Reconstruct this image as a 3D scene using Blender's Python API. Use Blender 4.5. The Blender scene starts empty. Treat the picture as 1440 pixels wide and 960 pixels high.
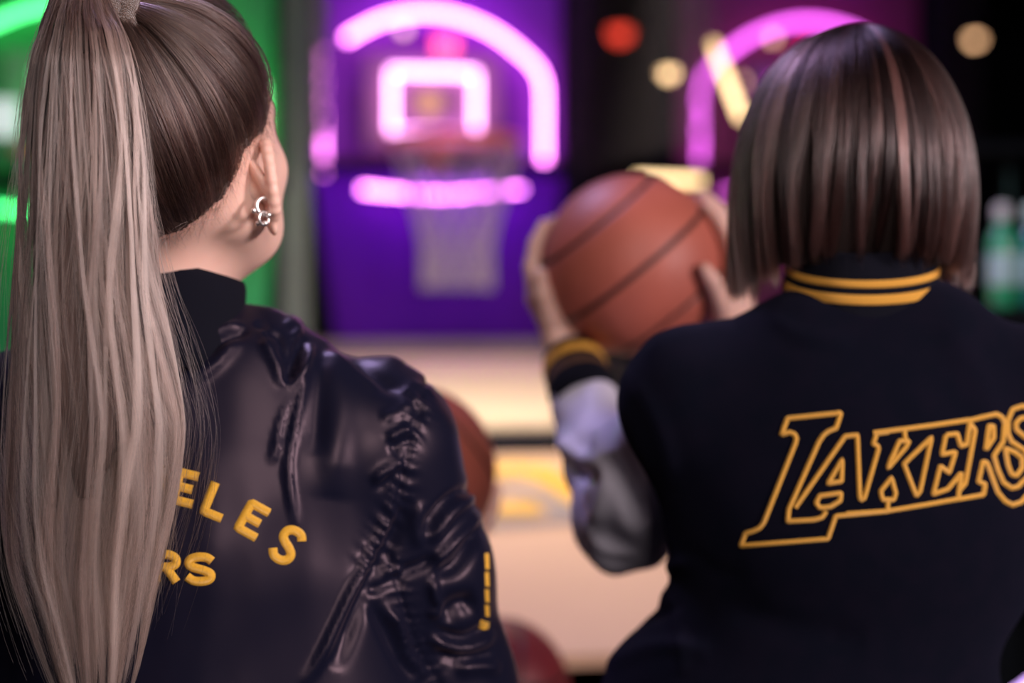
import bpy, math, random
import numpy as np
from mathutils import Vector, Matrix
from mathutils.bvhtree import BVHTree

SC = bpy.context.scene
COL = SC.collection
rng = np.random.default_rng(7)

# ------------------------------------------------------------------ camera
FPX, HZ, CAMZ = 2400.0, 400.0, 1.42          # focal length in px, horizon row, eye height
cam_d = bpy.data.cameras.new('camera')
cam = bpy.data.objects.new('camera', cam_d)
COL.objects.link(cam)
cam.location = (0, 0, CAMZ)
cam.rotation_euler = (math.pi / 2, 0, 0)
cam_d.sensor_width = 36.0
cam_d.lens = FPX / 1440 * 36
cam_d.shift_y = -(480 - HZ) / 1440
cam_d.clip_start = 0.05
cam_d.dof.use_dof = True
cam_d.dof.focus_distance = 1.29
cam_d.dof.aperture_fstop = 2.0
cam_d.dof.aperture_blades = 0
SC.camera = cam

# ------------------------------------------------------------------ world, exposure
w = bpy.data.worlds.new('world'); SC.world = w
w.use_nodes = True
w.node_tree.nodes['Background'].inputs[0].default_value = (0.10, 0.45, 0.55, 1)
w.node_tree.nodes['Background'].inputs[1].default_value = 0.004
SC.view_settings.view_transform = 'Standard'
SC.view_settings.look = 'None'
SC.view_settings.gamma = 1.0
SC.view_settings.exposure = 0.0
SC.view_settings.use_curve_mapping = False

def area(name, loc, target, size, power, color, size_y=None, spread=None):
    d = bpy.data.lights.new(name, 'AREA')
    d.energy = power; d.color = color; d.size = size
    if size_y:
        d.shape = 'RECTANGLE'; d.size_y = size_y
    if spread: d.spread = spread
    o = bpy.data.objects.new(name, d); COL.objects.link(o)
    o.location = loc
    o.rotation_euler = (Vector(target) - Vector(loc)).to_track_quat('-Z', 'Y').to_euler()
    return o
KEY_LOC = (0.42, -0.5, 1.97)
area('key_light', KEY_LOC, (-.05, 1.5, 1.62), 0.5, 5.0, (1.0, 0.84, 0.82), spread=math.radians(85))
area('lilac_fill_light', (-.55, 2.5, 2.9), (0.1, 1.75, 1.2), 0.5, 24, (.62, .50, 1.0))  # added lilac fill over the players to tint the pale sleeve, no fixture
area('side_light', (2.5, -.1, 2.05), (-.2, 1.4, 1.4), 0.5, 21, (1.0, .82, .84), spread=math.radians(85))
area('ceiling_light', (0.8, -0.1, 2.9), (0.0, 1.5, 1.4), 0.6, 14, (1.0, 0.84, 0.84))

# ------------------------------------------------------------------ helpers
def P(px, py, d):
    return np.array([(px - 720) / FPX * d, d, CAMZ - (py - HZ) / FPX * d])

def to_px(V):
    V = np.asarray(V)
    return np.stack([720 + V[..., 0] / V[..., 1] * FPX, HZ - (V[..., 2] - CAMZ) / V[..., 1] * FPX], -1)

ORIG = {}
def link(o, parent=None):
    COL.objects.link(o)
    if parent: o.parent = parent
    return o

def root(name, label, cat, loc, group=None):
    o = bpy.data.objects.new(name, None)
    o.empty_display_size = 0.05
    link(o); o.location = loc
    o['label'] = label; o['category'] = cat
    if group: o['group'] = group
    ORIG[o] = np.array(loc, float)
    return o

def mesh(name, V, F, mat, parent=None, smooth=True, label=None, kind=None, loc=None):
    """one mesh object from world-space vertices"""
    V = np.asarray(V, float)
    org = ORIG[parent] if parent is not None else (np.array(loc, float) if loc is not None else np.zeros(3))
    me = bpy.data.meshes.new(name)
    V = V - org
    if isinstance(F, np.ndarray):
        n, k = F.shape
        me.vertices.add(len(V)); me.vertices.foreach_set('co', V.astype(np.float32).ravel())
        me.loops.add(n * k); me.loops.foreach_set('vertex_index', F.astype(np.int32).ravel())
        me.polygons.add(n)
        me.polygons.foreach_set('loop_start', np.arange(0, n * k, k, dtype=np.int32))
        me.polygons.foreach_set('loop_total', np.full(n, k, np.int32))
        me.update(calc_edges=True); me.validate()
    else:
        me.from_pydata([tuple(v) for v in V], [], [tuple(f) for f in F])
    if smooth:
        me.polygons.foreach_set('use_smooth', np.ones(len(me.polygons), bool))
    for m in (mat if isinstance(mat, (list, tuple)) else [mat]): me.materials.append(m)
    o = bpy.data.objects.new(name, me)
    link(o, parent)
    if parent is None: o.location = org
    ORIG[o] = org
    if label: o['label'] = label
    if kind: o['kind'] = kind
    return o

def tag(o, label, cat, group=None):
    o['label'] = label; o['category'] = cat
    if group: o['group'] = group
    return o

def join(parts):
    Vs, Fs, n = [], [], 0
    for V, F in parts:
        V = np.asarray(V, float)
        Vs.append(V); Fs += [tuple(int(i) + n for i in f) for f in F]; n += len(V)
    return np.concatenate(Vs), Fs

def box(c, s, R=None, bevel=0.0):
    """rounded-edge box: 24 corner vertices when bevelled"""
    c = np.array(c, float); hx, hy, hz = np.array(s, float) / 2
    if bevel <= 0:
        V = np.array([[x, y, z] for x in (-hx, hx) for y in (-hy, hy) for z in (-hz, hz)])
        F = [(0, 1, 3, 2), (4, 6, 7, 5), (0, 4, 5, 1), (2, 3, 7, 6), (0, 2, 6, 4), (1, 5, 7, 3)]
    else:
        b = min(bevel, hx * .9, hy * .9, hz * .9)
        V, idx = [], {}
        for sx in (-1, 1):
            for sy in (-1, 1):
                for sz in (-1, 1):
                    for a in range(3):
                        p = [sx * (hx - b), sy * (hy - b), sz * (hz - b)]
                        p[a] = (sx, sy, sz)[a] * (hx, hy, hz)[a]
                        idx[(sx, sy, sz, a)] = len(V); V.append(p)
        V = np.array(V); F = []
        g = lambda *k: idx[k]
        for s_ in (-1, 1):
            F += [(g(s_, -1, -1, 0), g(s_, 1, -1, 0), g(s_, 1, 1, 0), g(s_, -1, 1, 0)),
                  (g(-1, s_, -1, 1), g(1, s_, -1, 1), g(1, s_, 1, 1), g(-1, s_, 1, 1)),
                  (g(-1, -1, s_, 2), g(1, -1, s_, 2), g(1, 1, s_, 2), g(-1, 1, s_, 2))]
            for t_ in (-1, 1):
                F += [(g(-1, s_, t_, 1), g(1, s_, t_, 1), g(1, s_, t_, 2), g(-1, s_, t_, 2)),
                      (g(s_, -1, t_, 0), g(s_, 1, t_, 0), g(s_, 1, t_, 2), g(s_, -1, t_, 2)),
                      (g(s_, t_, -1, 0), g(s_, t_, 1, 0), g(s_, t_, 1, 1), g(s_, t_, -1, 1))]
        for sx in (-1, 1):
            for sy in (-1, 1):
                for sz in (-1, 1): F.append((g(sx, sy, sz, 0), g(sx, sy, sz, 1), g(sx, sy, sz, 2)))
        F2 = []
        for f in F:      # orient outwards
            a, b_, c_ = V[f[0]], V[f[1]], V[f[2]]
            n = np.cross(b_ - a, c_ - a)
            F2.append(f if np.dot(n, V[list(f)].mean(0)) > 0 else f[::-1])
        F = F2
    if R is not None: V = V @ np.array(R).T
    return V + c, F

def spline(pts, n):
    """Catmull-Rom through pts, n samples"""
    pts = np.asarray(pts, float)
    if len(pts) == 2:
        t = np.linspace(0, 1, n)[:, None]; return pts[0] * (1 - t) + pts[1] * t
    Q = np.vstack([2 * pts[0] - pts[1], pts, 2 * pts[-1] - pts[-2]])
    u = np.linspace(0, len(pts) - 1, n); i = np.minimum(u.astype(int), len(pts) - 2); f = (u - i)[:, None]
    p0, p1, p2, p3 = Q[i], Q[i + 1], Q[i + 2], Q[i + 3]
    return .5 * (2 * p1 + (p2 - p0) * f + (2 * p0 - 5 * p1 + 4 * p2 - p3) * f ** 2 + (3 * p1 - p0 - 3 * p2 + p3) * f ** 3)

def tube(pts, r, seg=10, closed=False, caps=True):
    pts = np.asarray(pts, float); n = len(pts)
    r = np.broadcast_to(np.asarray(r, float), (n,))
    if closed: T = np.roll(pts, -1, 0) - np.roll(pts, 1, 0)
    else: T = np.gradient(pts, axis=0)
    T /= np.linalg.norm(T, axis=1)[:, None] + 1e-12
    up = np.array([0, 0, 1.0]) if abs(T[0][2]) < .9 else np.array([1.0, 0, 0])
    N = np.cross(T[0], up); N /= np.linalg.norm(N)
    V = []
    a = np.linspace(0, 2 * np.pi, seg, endpoint=False)
    for k in range(n):
        N = N - T[k] * np.dot(N, T[k]); N /= np.linalg.norm(N) + 1e-12
        B = np.cross(T[k], N)
        V.append(pts[k] + r[k] * (np.cos(a)[:, None] * N + np.sin(a)[:, None] * B))
    V = np.concatenate(V); F = []
    for k in range(n if closed else n - 1):
        k2 = (k + 1) % n
        for j in range(seg):
            F.append((k * seg + j, k * seg + (j + 1) % seg, k2 * seg + (j + 1) % seg, k2 * seg + j))
    if caps and not closed:
        F.append(tuple(range(seg))[::-1]); F.append(tuple((n - 1) * seg + j for j in range(seg)))
    return V, F

def lathe(prof, c, seg=24, axis=(0, 0, 1)):
    z = np.array(axis, float); z /= np.linalg.norm(z)
    x = np.cross(z, (0, 1, 0) if abs(z[1]) < .9 else (1, 0, 0)); x /= np.linalg.norm(x); y = np.cross(z, x)
    V, F = [], []
    for r, h in prof:
        for j in range(seg):
            a = 2 * np.pi * j / seg
            V.append(np.array(c) + x * r * math.cos(a) + y * r * math.sin(a) + z * h)
    for k in range(len(prof) - 1):
        for j in range(seg):
            F.append((k * seg + j, k * seg + (j + 1) % seg, (k + 1) * seg + (j + 1) % seg, (k + 1) * seg + j))
    F.append(tuple(range(seg))[::-1]); F.append(tuple((len(prof) - 1) * seg + j for j in range(seg)))
    return np.array(V), F

# ------------------------------------------------------------------ distance-field modelling
def nrm(v):
    v = np.array(v, float); return v / np.linalg.norm(v)

def smin(a, b, k):
    h = np.maximum(k - np.abs(a - b), 0) / k
    return np.minimum(a, b) - h * h * k * .25
def smax(a, b, k): return -smin(-a, -b, k)

def ell(X, c, r, R=None):
    p = [X[i] - np.float32(c[i]) for i in range(3)]
    if R is not None:
        p = [sum(np.float32(R[j][i]) * p[j] for j in range(3)) for i in range(3)]   # R^T p
    r = [np.float32(q) for q in r]
    k0 = np.sqrt((p[0] / r[0]) ** 2 + (p[1] / r[1]) ** 2 + (p[2] / r[2]) ** 2)
    k1 = np.sqrt((p[0] / r[0] ** 2) ** 2 + (p[1] / r[1] ** 2) ** 2 + (p[2] / r[2] ** 2) ** 2)
    return k0 * (k0 - 1) / (k1 + 1e-9)

def cap(X, a, b, r1, r2=None):
    r2 = r1 if r2 is None else r2
    a = np.array(a, float); b = np.array(b, float); ab = b - a; L = float(ab @ ab) + 1e-12
    p = [X[i] - np.float32(a[i]) for i in range(3)]
    t = np.clip(sum(p[i] * np.float32(ab[i] / L) for i in range(3)), 0, 1)
    d = np.sqrt(sum((p[i] - t * np.float32(ab[i])) ** 2 for i in range(3)))
    return d - (np.float32(r1) + t * np.float32(r2 - r1))

def chain(X, pts, rs, k=.008):
    d = None
    for i in range(len(pts) - 1):
        e = cap(X, pts[i], pts[i + 1], rs[i], rs[i + 1])
        d = e if d is None else smin(d, e, k)
    return d

def surf(f, lo, hi, h):
    lo = np.array(lo, float); hi = np.array(hi, float)
    n = np.ceil((hi - lo) / h).astype(int) + 1
    ax = [(lo[i] + np.arange(n[i]) * h).astype(np.float32) for i in range(3)]
    X = (ax[0][:, None, None], ax[1][None, :, None], ax[2][None, None, :])
    D = np.broadcast_to(f(X), tuple(n)).astype(np.float32)
    D = D.copy()
    for a in range(3):     # close at the borders
        s = [slice(None)] * 3; s[a] = 0; D[tuple(s)] = np.maximum(D[tuple(s)], h * .2)
        s[a] = -1; D[tuple(s)] = np.maximum(D[tuple(s)], h * .2)
    S = D < 0
    C = np.zeros(np.array(D.shape) - 1, np.int8)
    offs = [(i, j, k) for i in (0, 1) for j in (0, 1) for k in (0, 1)]
    for o in offs:
        C += S[o[0]:D.shape[0] - 1 + o[0], o[1]:D.shape[1] - 1 + o[1], o[2]:D.shape[2] - 1 + o[2]]
    idx = np.argwhere((C > 0) & (C < 8))
    acc = np.zeros((len(idx), 3)); cnt = np.zeros(len(idx))
    for o in offs:
        for a in range(3):
            if o[a]: continue
            p = idx + o; q = p.copy(); q[:, a] += 1
            va = D[p[:, 0], p[:, 1], p[:, 2]]; vb = D[q[:, 0], q[:, 1], q[:, 2]]
            m = (va < 0) != (vb < 0)
            t = np.where(m, va / np.where(m, va - vb, 1), 0)
            pos = p.astype(float); pos[:, a] += t
            acc[m] += pos[m]; cnt[m] += 1
    V = lo + acc / cnt[:, None] * h
    ids = np.full(C.shape, -1, np.int64); ids[idx[:, 0], idx[:, 1], idx[:, 2]] = np.arange(len(idx))
    Fs = []
    for a in range(3):
        b, c = (a + 1) % 3, (a + 2) % 3
        s0 = [slice(None)] * 3; s1 = [slice(None)] * 3
        s0[a] = slice(0, -1); s1[a] = slice(1, None)
        A, B = S[tuple(s0)], S[tuple(s1)]
        e = np.argwhere(A != B)
        e = e[(e[:, b] > 0) & (e[:, c] > 0) & (e[:, b] < D.shape[b] - 1) & (e[:, c] < D.shape[c] - 1)]
        ins = S[e[:, 0], e[:, 1], e[:, 2]]
        q = []
        for db, dc in ((-1, -1), (0, -1), (0, 0), (-1, 0)):
            g = e.copy(); g[:, b] += db; g[:, c] += dc
            q.append(ids[g[:, 0], g[:, 1], g[:, 2]])
        q = np.stack(q, 1)
        q[~ins] = q[~ins][:, ::-1]
        Fs.append(q)
    return V, np.concatenate(Fs)

def vnormals(V, F):
    F = np.asarray(F)
    n = np.cross(V[F[:, 2]] - V[F[:, 0]], V[F[:, 3]] - V[F[:, 1]])
    N = np.zeros_like(V)
    for k in range(4): np.add.at(N, F[:, k], n)
    return N / (np.linalg.norm(N, axis=1)[:, None] + 1e-12)

def relax(V, F, it=1, lam=.5):
    F = np.asarray(F); E = np.concatenate([F[:, [0, 1]], F[:, [1, 2]], F[:, [2, 3]], F[:, [3, 0]]])
    deg = np.bincount(E.ravel(), minlength=len(V))[:, None]
    for _ in range(it):
        S = np.zeros_like(V)
        for a in range(3):
            S[:, a] = np.bincount(E[:, 0], V[E[:, 1], a], len(V)) + np.bincount(E[:, 1], V[E[:, 0], a], len(V))
        V = V + lam * (S / deg - V)
    return V

def seg_dist(Q, path, closed=False):
    """distance of 2-D points to a polyline, and the parameter 0..1 along it"""
    path = np.asarray(path, float)
    L = np.r_[0, np.cumsum(np.linalg.norm(np.diff(path, axis=0), axis=1))]
    best = np.full(len(Q), 1e9); par = np.zeros(len(Q)); side = np.zeros(len(Q))
    for i in range(len(path) - 1):
        a, b = path[i], path[i + 1]; ab = b - a
        t = np.clip(((Q - a) @ ab) / (ab @ ab + 1e-12), 0, 1)
        r = Q - a - t[:, None] * ab
        d = np.linalg.norm(r, axis=1)
        m = d < best
        best[m] = d[m]; par[m] = ((L[i] + t * (L[i + 1] - L[i])) / L[-1])[m]
        side[m] = np.sign(ab[0] * r[:, 1] - ab[1] * r[:, 0])[m]
    return best, par, side

def wob(V, f, seed, n=6):
    """smooth pseudo-random field from a few warped sines"""
    g = np.random.default_rng(seed); out = np.zeros(len(V))
    for _ in range(n):
        k = g.normal(size=3) * f; out += np.sin(V @ k + g.uniform(0, 6.28))
    return out / n ** .5

# ------------------------------------------------------------------ materials
def mat(name, col, rough=.6, metal=0., noise=None, bump=None, emit=None, strength=0., spec=.5, sheen=0., sheen_tint=(1, 1, 1),
        sheen_rough=.5, coat=0., sss=0., trans=0., col2=None, aniso=0.):
    m = bpy.data.materials.new(name); m.use_nodes = True
    nt = m.node_tree; b = nt.nodes['Principled BSDF']
    b.inputs['Base Color'].default_value = (*col, 1); b.inputs['Roughness'].default_value = rough
    b.inputs['Metallic'].default_value = metal; b.inputs['Specular IOR Level'].default_value = spec
    b.inputs['Sheen Weight'].default_value = sheen; b.inputs['Sheen Tint'].default_value = (*sheen_tint, 1)
    b.inputs['Sheen Roughness'].default_value = sheen_rough
    b.inputs['Coat Weight'].default_value = coat; b.inputs['Anisotropic'].default_value = aniso
    if sss:
        b.inputs['Subsurface Weight'].default_value = sss
        b.inputs['Subsurface Radius'].default_value = (.012, .004, .002); b.inputs['Subsurface Scale'].default_value = 1
    if trans: b.inputs['Transmission Weight'].default_value = trans
    if emit is not None:
        b.inputs['Emission Color'].default_value = (*emit, 1); b.inputs['Emission Strength'].default_value = strength
    tc = nt.nodes.new('ShaderNodeTexCoord')
    if noise:      # (scale, amount) colour variation towards col2
        n = nt.nodes.new('ShaderNodeTexNoise'); n.inputs['Scale'].default_value = noise[0]; n.inputs['Detail'].default_value = 5
        nt.links.new(tc.outputs['Object'], n.inputs['Vector'])
        mr = nt.nodes.new('ShaderNodeMapRange'); mr.inputs['From Min'].default_value = .35; mr.inputs['From Max'].default_value = .65
        mr.inputs['To Max'].default_value = noise[1]
        mx = nt.nodes.new('ShaderNodeMix'); mx.data_type = 'RGBA'
        mx.inputs['A'].default_value = (*col, 1); mx.inputs['B'].default_value = (*(col2 or tuple(c * .5 for c in col)), 1)
        nt.links.new(n.outputs['Fac'], mr.inputs['Value']); nt.links.new(mr.outputs[0], mx.inputs['Factor'])
        nt.links.new(mx.outputs['Result'], b.inputs['Base Color'])
    if bump:       # (scale, strength, kind, distance)
        if bump[2] == 'noise':
            n = nt.nodes.new('ShaderNodeTexNoise'); n.inputs['Detail'].default_value = 4; o = n.outputs['Fac']
        elif bump[2] == 'voronoi':
            n = nt.nodes.new('ShaderNodeTexVoronoi'); o = n.outputs['Distance']
        else:
            n = nt.nodes.new('ShaderNodeTexWave'); n.inputs['Distortion'].default_value = 1.5; o = n.outputs['Fac']
            n.bands_direction = bump[2]
        n.inputs['Scale'].default_value = bump[0]
        nt.links.new(tc.outputs['Object'], n.inputs['Vector'])
        bp = nt.nodes.new('ShaderNodeBump'); bp.inputs['Strength'].default_value = bump[1]
        bp.inputs['Distance'].default_value = bump[3] if len(bump) > 3 else .002
        nt.links.new(o, bp.inputs['Height']); nt.links.new(bp.outputs[0], b.inputs['Normal'])
    return m

def glow(name, col, strength):
    return mat(name, (.8, .8, .8), .4, emit=col, strength=strength)

def hair_mat(name, dark, light, rough=.28, tip=None):
    m = bpy.data.materials.new(name); m.use_nodes = True
    nt = m.node_tree
    for n in list(nt.nodes): nt.nodes.remove(n)
    out = nt.nodes.new('ShaderNodeOutputMaterial'); h = nt.nodes.new('ShaderNodeBsdfHairPrincipled')
    h.parametrization = 'COLOR'
    h.inputs['Roughness'].default_value = rough; h.inputs['Radial Roughness'].default_value = .45
    h.inputs['Random Roughness'].default_value = .3
    a = nt.nodes.new('ShaderNodeAttribute'); a.attribute_name = 'tone'
    mx = nt.nodes.new('ShaderNodeMix'); mx.data_type = 'RGBA'
    mx.inputs['A'].default_value = (*dark, 1); mx.inputs['B'].default_value = (*light, 1)
    nt.links.new(a.outputs['Fac'], mx.inputs['Factor'])
    nt.links.new(mx.outputs['Result'], h.inputs['Color'])
    nt.links.new(h.outputs[0], out.inputs['Surface'])
    return m

def strands(name, pts, tone, radius, mt, parent, taper=.35, label=None):
    """hair strands as one curves object; pts (N,K,3) in world space"""
    N, K, _ = pts.shape
    cu = bpy.data.hair_curves.new(name)
    cu.add_curves([K] * N)
    org = ORIG[parent]
    cu.attributes['position'].data.foreach_set('vector', (pts - org).astype(np.float32).ravel())
    r = np.broadcast_to(np.asarray(radius, float).reshape(-1, 1) * np.linspace(1, taper, K)[None, :] ** 1.0, (N, K))
    ra = cu.attributes.get('radius') or cu.attributes.new('radius', 'FLOAT', 'POINT')
    ra.data.foreach_set('value', r.astype(np.float32).ravel())
    ta = cu.attributes.new('tone', 'FLOAT', 'CURVE' if np.ndim(tone) == 1 else 'POINT')
    ta.data.foreach_set('value', np.clip(tone, 0, 1).astype(np.float32).ravel())
    cu.materials.append(mt)
    o = bpy.data.objects.new(name, cu)
    link(o, parent); ORIG[o] = org
    o['kind'] = 'stuff'
    if label: o['label'] = label
    return o
# ------------------------------------------------------------------ room
M_floor = mat('carpet', (.012, .012, .016), .95, noise=(14, .7), bump=(220, .5, 'noise'))
M_wall = mat('dark_wall_paint', (.010, .014, .017), .9, noise=(2, .5))
M_ceil = mat('black_ceiling', (.008, .010, .012), .95)
M_black = mat('black_plastic', (.005, .007, .009), .7, spec=.08)
M_steel = mat('grey_painted_steel', (.11, .14, .13), .5, noise=(6, .4))
def struct(name, c, s, m):
    V, F = box(c, s); o = mesh(name, V, F, m, smooth=False); o['kind'] = 'structure'; return o
X0, X1, Y0, Y1, ZC = -3.6, 4.6, -3.6, 10.6, 3.0
cx, cy, sx, sy = (X0 + X1) / 2, (Y0 + Y1) / 2, X1 - X0, Y1 - Y0
struct('floor', (cx, cy, -.05), (sx + .4, sy + .4, .1), M_floor)
struct('ceiling', (cx, cy, ZC + .05), (sx + .4, sy + .4, .1), M_ceil)
struct('wall_back', (cx, Y1 + .1, ZC / 2), (sx + .4, .2, ZC), M_wall)
struct('wall_front', (cx, Y0 - .1, ZC / 2), (sx + .4, .2, ZC), M_wall)
struct('wall_left', (X0 - .1, cy, ZC / 2), (.2, sy, ZC), M_wall)
struct('wall_right', (X1 + .1, cy, ZC / 2), (.2, sy, ZC), M_wall)
for nm, c, s in (('baseboard_back', (cx, Y1 - .01, .05), (sx, .02, .1)), ('baseboard_left', (X0 + .01, cy, .05), (.02, sy, .1)),
                 ('baseboard_right', (X1 - .01, cy, .05), (.02, sy, .1))):
    struct(nm, c, s, M_black)

# ------------------------------------------------------------------ hoop machines
YAW = math.radians(9)
class Frame:
    def __init__(s, px, d, k=1.0, dh=0.0, kh=1.0):
        s.O = P(px, HZ, d); s.O[2] = 0
        s.k, s.dh, s.kh = k, dh, kh
        s.u = np.array([math.cos(YAW), math.sin(YAW), 0]); s.n = np.array([math.sin(YAW), -math.cos(YAW), 0])
        s.R = np.stack([s.u, -s.n, [0, 0, 1]], 1)
    def w(s, a, h, q):
        return s.O + s.k * a * s.u + q * s.n + np.array([0, 0, h * s.kh + s.dh])
    def hit(s, px, py, q=0.0):
        D = np.array([(px - 720) / FPX, 1, -(py - HZ) / FPX]); C0 = np.array([0, 0, CAMZ])
        t = ((s.O + q * s.n - C0) @ s.n) / (D @ s.n)
        p = C0 + D * t
        return ((p - s.O) @ s.u / s.k, (p[2] - s.dh) / s.kh)
    def bx(s, a, h, q, da, dh, dq, bevel=.004):
        c = s.w((a[0] + a[1]) / 2 if isinstance(a, tuple) else a, h, q)
        return box(c, (da * s.k, dq, dh * s.kh), s.R, bevel)

F0 = Frame(610, 4.6)
def trace(pts, q): return [F0.hit(x, y, q) for x, y in pts]
ARCH = trace([(486, 55), (502, 45), (540, 27), (590, 18), (640, 23), (690, 43), (730, 72), (755, 97), (764, 122), (765, 160), (765, 232)], .04)
LEFT = trace([(453, 68), (454, 150), (456, 245)], .04)
TARGET = trace([(551, 100), (669, 103), (669, 187), (551, 186)], .09)
BAND = trace([(508, 266), (560, 271), (620, 274), (680, 270), (735, 266)], .06)

M_netcord = mat('white_net_cord', (.58, .53, .58), .8)
M_cage = mat('grey_cage_cord', (.05, .045, .055), .8)
M_rimor = mat('orange_rim_paint', (.9, .24, .07), .4)
M_red = mat('red_plastic', (.55, .02, .03), .4)
M_cream = mat('cream_ramp_cloth', (.84, .70, .50), .8, noise=(5, .25), col2=(.8, .6, .36))
M_beige = mat('beige_ramp_cloth', (.74, .50, .33), .8, noise=(4, .3), col2=(.66, .43, .28))
M_yel = mat('yellow_court_paint', (.85, .50, .06), .7)
M_grey = mat('grey_court_paint', (.33, .29, .28), .7)
M_ledge = mat('grey_ledge', (.20, .17, .16), .5)

def machine(fr, label, paint, paint_low, edge, em, em_t, K, Kt, lamp, group, front=2.45, full=True, ramp_power=0., rim_s=0.02, panel_power=0., S=.35, mir=1):
    r = root('basketball_arcade_machine', label, 'arcade machine', fr.O, group)
    w, bx = fr.w, fr.bx
    AR, LE, TA, BA = [[(a * mir, h) for a, h in q] for q in (ARCH, LEFT, TARGET, BAND)]
    def pr(name, vf, m, smooth=False, parent=r, **k): return mesh(name, vf[0], vf[1], m, parent, smooth, **k)
    # cabinet
    pr('upper_back_panel', bx(0, 2.01, -.02, 2 * S, .56, .03), paint)
    hb, ht = 1.262, 1.716
    V = []
    for q in (-.035, -.005):
        V += [w(-.26 if full else -S, hb, q), w(S - .03, hb, q), w(S, ht, q), w(-S if not full else -.325, ht, q)]
    pr('lower_back_panel', (np.array(V), [(0, 1, 2, 3), (7, 6, 5, 4), (0, 4, 5, 1), (1, 5, 6, 2), (2, 6, 7, 3), (3, 7, 4, 0)]), paint_low)
    pr('backing_board', bx(0, 1.15, -.06, 2 * S + .1, 2.3, .03), M_black)
    for sgn in (-1, 1):
        pr('side_post', bx(sgn * (S + .035), 1.18, -.01, .055, 2.36, .09), M_steel if (mir > 0 and not full) else M_black)
        V = []
        for a in (sgn * S, sgn * (S + .03)):
            V += [w(a, 0, .05), w(a, 0, front), w(a, .93, front), w(a, 1.16, 1.3), w(a, 1.34, .05)]
        pr('side_panel', (np.array(V), [(0, 1, 2, 3, 4), (9, 8, 7, 6, 5)] + [(i, i + 5, (i + 1) % 5 + 5, (i + 1) % 5) for i in range(5)]), M_black)
        pr('top_rail', tube([w(sgn * (S + .015), 2.33, 0), w(sgn * (S + .015), 2.33, front - .9)], .018, 8), M_black)
        # diamond mesh on the sides
        parts = []
        for i in range(-8, 20):
            for dr in (1, -1):
                pts = []
                for t in np.linspace(0, 1, 2):
                    q = .1 + .075 * i + (.62 * t if dr > 0 else .62 * (1 - t)); h = 1.70 + .62 * t
                    pts.append((q, h))
                (qa, ha), (qb, hb_) = pts
                lo_, hi_ = .06, front - .95
                t0 = 0.; t1 = 1.
                dq = qb - qa
                ts = sorted(((lo_ - qa) / dq, (hi_ - qa) / dq)); t0 = max(0, ts[0]); t1 = min(1, ts[1])
                if t1 - t0 < .05: continue
                g = lambda t: w(sgn * (S + .01), ha + (hb_ - ha) * t, qa + dq * t)
                parts.append(tube([g(t0), g(t1)], .0011, 4, caps=False))
        pr('side_netting', join(parts), M_cage, kind='stuff')
    pr('header_board', bx(0, 2.42, -.0, 2 * S + .13, .2, .12), M_black)
    pr('unlit_gap_strip', bx(0, 1.732, .10, 2 * S + .04, .030, .05), M_black)  # black strip standing in for the unlit gap below the upper panel
    # lit tubes
    mt = glow('neon_' + group[:5], em, K); mtt = glow('target_' + group[:5], em_t, Kt); ml = glow('neon_dim_' + group[:5], em, K * .55)
    pr('neon_arch', tube(spline([w(a, h, .04) for a, h in AR], 60), .0095, 8), mt, True)
    pr('neon_side_tube', tube(spline([w(a, h, .04) for a, h in LE], 20), .0065, 8), ml, True)
    T = [w(a, h, .09) for a, h in TA]
    pts = np.concatenate([spline([T[i], T[(i + 1) % 4]], 12)[:-1] for i in range(4)])
    pr('neon_target_square', tube(pts, .0088, 8, closed=True), mtt, True)
    pr('neon_lower_band', tube(spline([w(a, h, .06) for a, h in BA], 30), np.linspace(.0085, .0045, 30), 8), mt, True)
    # backboard
    a0, h0 = np.mean(TA, 0)
    pr('backboard', bx(a0, h0, .055, .36, .26, .02, .006), mat('lilac_board_' + group[:5], tuple(np.array(em) * .25 + .1), .5))
    tm = w(a0 - .01, h0, .068)
    bd = pr('target_disc', lathe([(.030, 0), (.030, .006), (.026, .008)], tm, 28, fr.n), mat('yellow_disc_' + group[:5], (.75, .55, .16), .6, emit=(.9, .62, .3), strength=.35), True, label='yellow round target mark on the backboard')
    # rim, bracket, net
    rz, rq, rr = 1.79, .26, .165
    th = np.linspace(0, 2 * np.pi, 40, endpoint=False)
    pr('rim', tube([w(rim_s + rr * math.cos(t), rz, rq + rr * math.sin(t)) for t in th], .010, 8, closed=True), M_rimor, True)
    pr('rim_bracket', bx(rim_s - .02, rz - .05, .085, .05, .05, .10), M_red, label='red bracket under the rim')
    parts = []
    def netp(lev, j, nn=12, L=7):
        t = lev / L; rad = rr * (1 - .46 * min(1, t * 1.5)) ; a = 2 * np.pi * (j + .5 * (lev % 2)) / nn
        return w(rim_s + .01 + rad * math.cos(a), rz - .01 - .37 * t, rq + rad * math.sin(a))
    for lev in range(7):
        for j in range(12):
            for dj in (0, 1):
                jj = j + (dj if lev % 2 else dj - 1)
                parts.append(tube([netp(lev, j), netp(lev + 1, jj)], .0034, 5, caps=False))
    pr('net', join(parts), M_netcord, True, kind='stuff')
    # score display and amber discs
    a, h = F0.hit(627, 64, .05)
    sd = pr('score_display', bx(a, h, .05, .058, .050, .03), glow('red_display_' + group[:5], (.9, .0, .02), 3.2), label='red lit score display above the backboard')
    for (x, y) in ((569, 40), (527, 103)):
        a, h = F0.hit(x, y, .05)
        pr('amber_disc', lathe([(.012, 0), (.012, .008), (.006, .013)], w(a, h, .02), 16, fr.n), glow('amber_glow_' + group[:5], (1.0, .62, .28), 2.2), True, label='small round amber glowing disc')  # amber spots on the panel, put in as glowing discs
    # ramp
    pr('ledge', bx(0, 1.245, .09, 2 * S, .050, .14), M_ledge)
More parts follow.
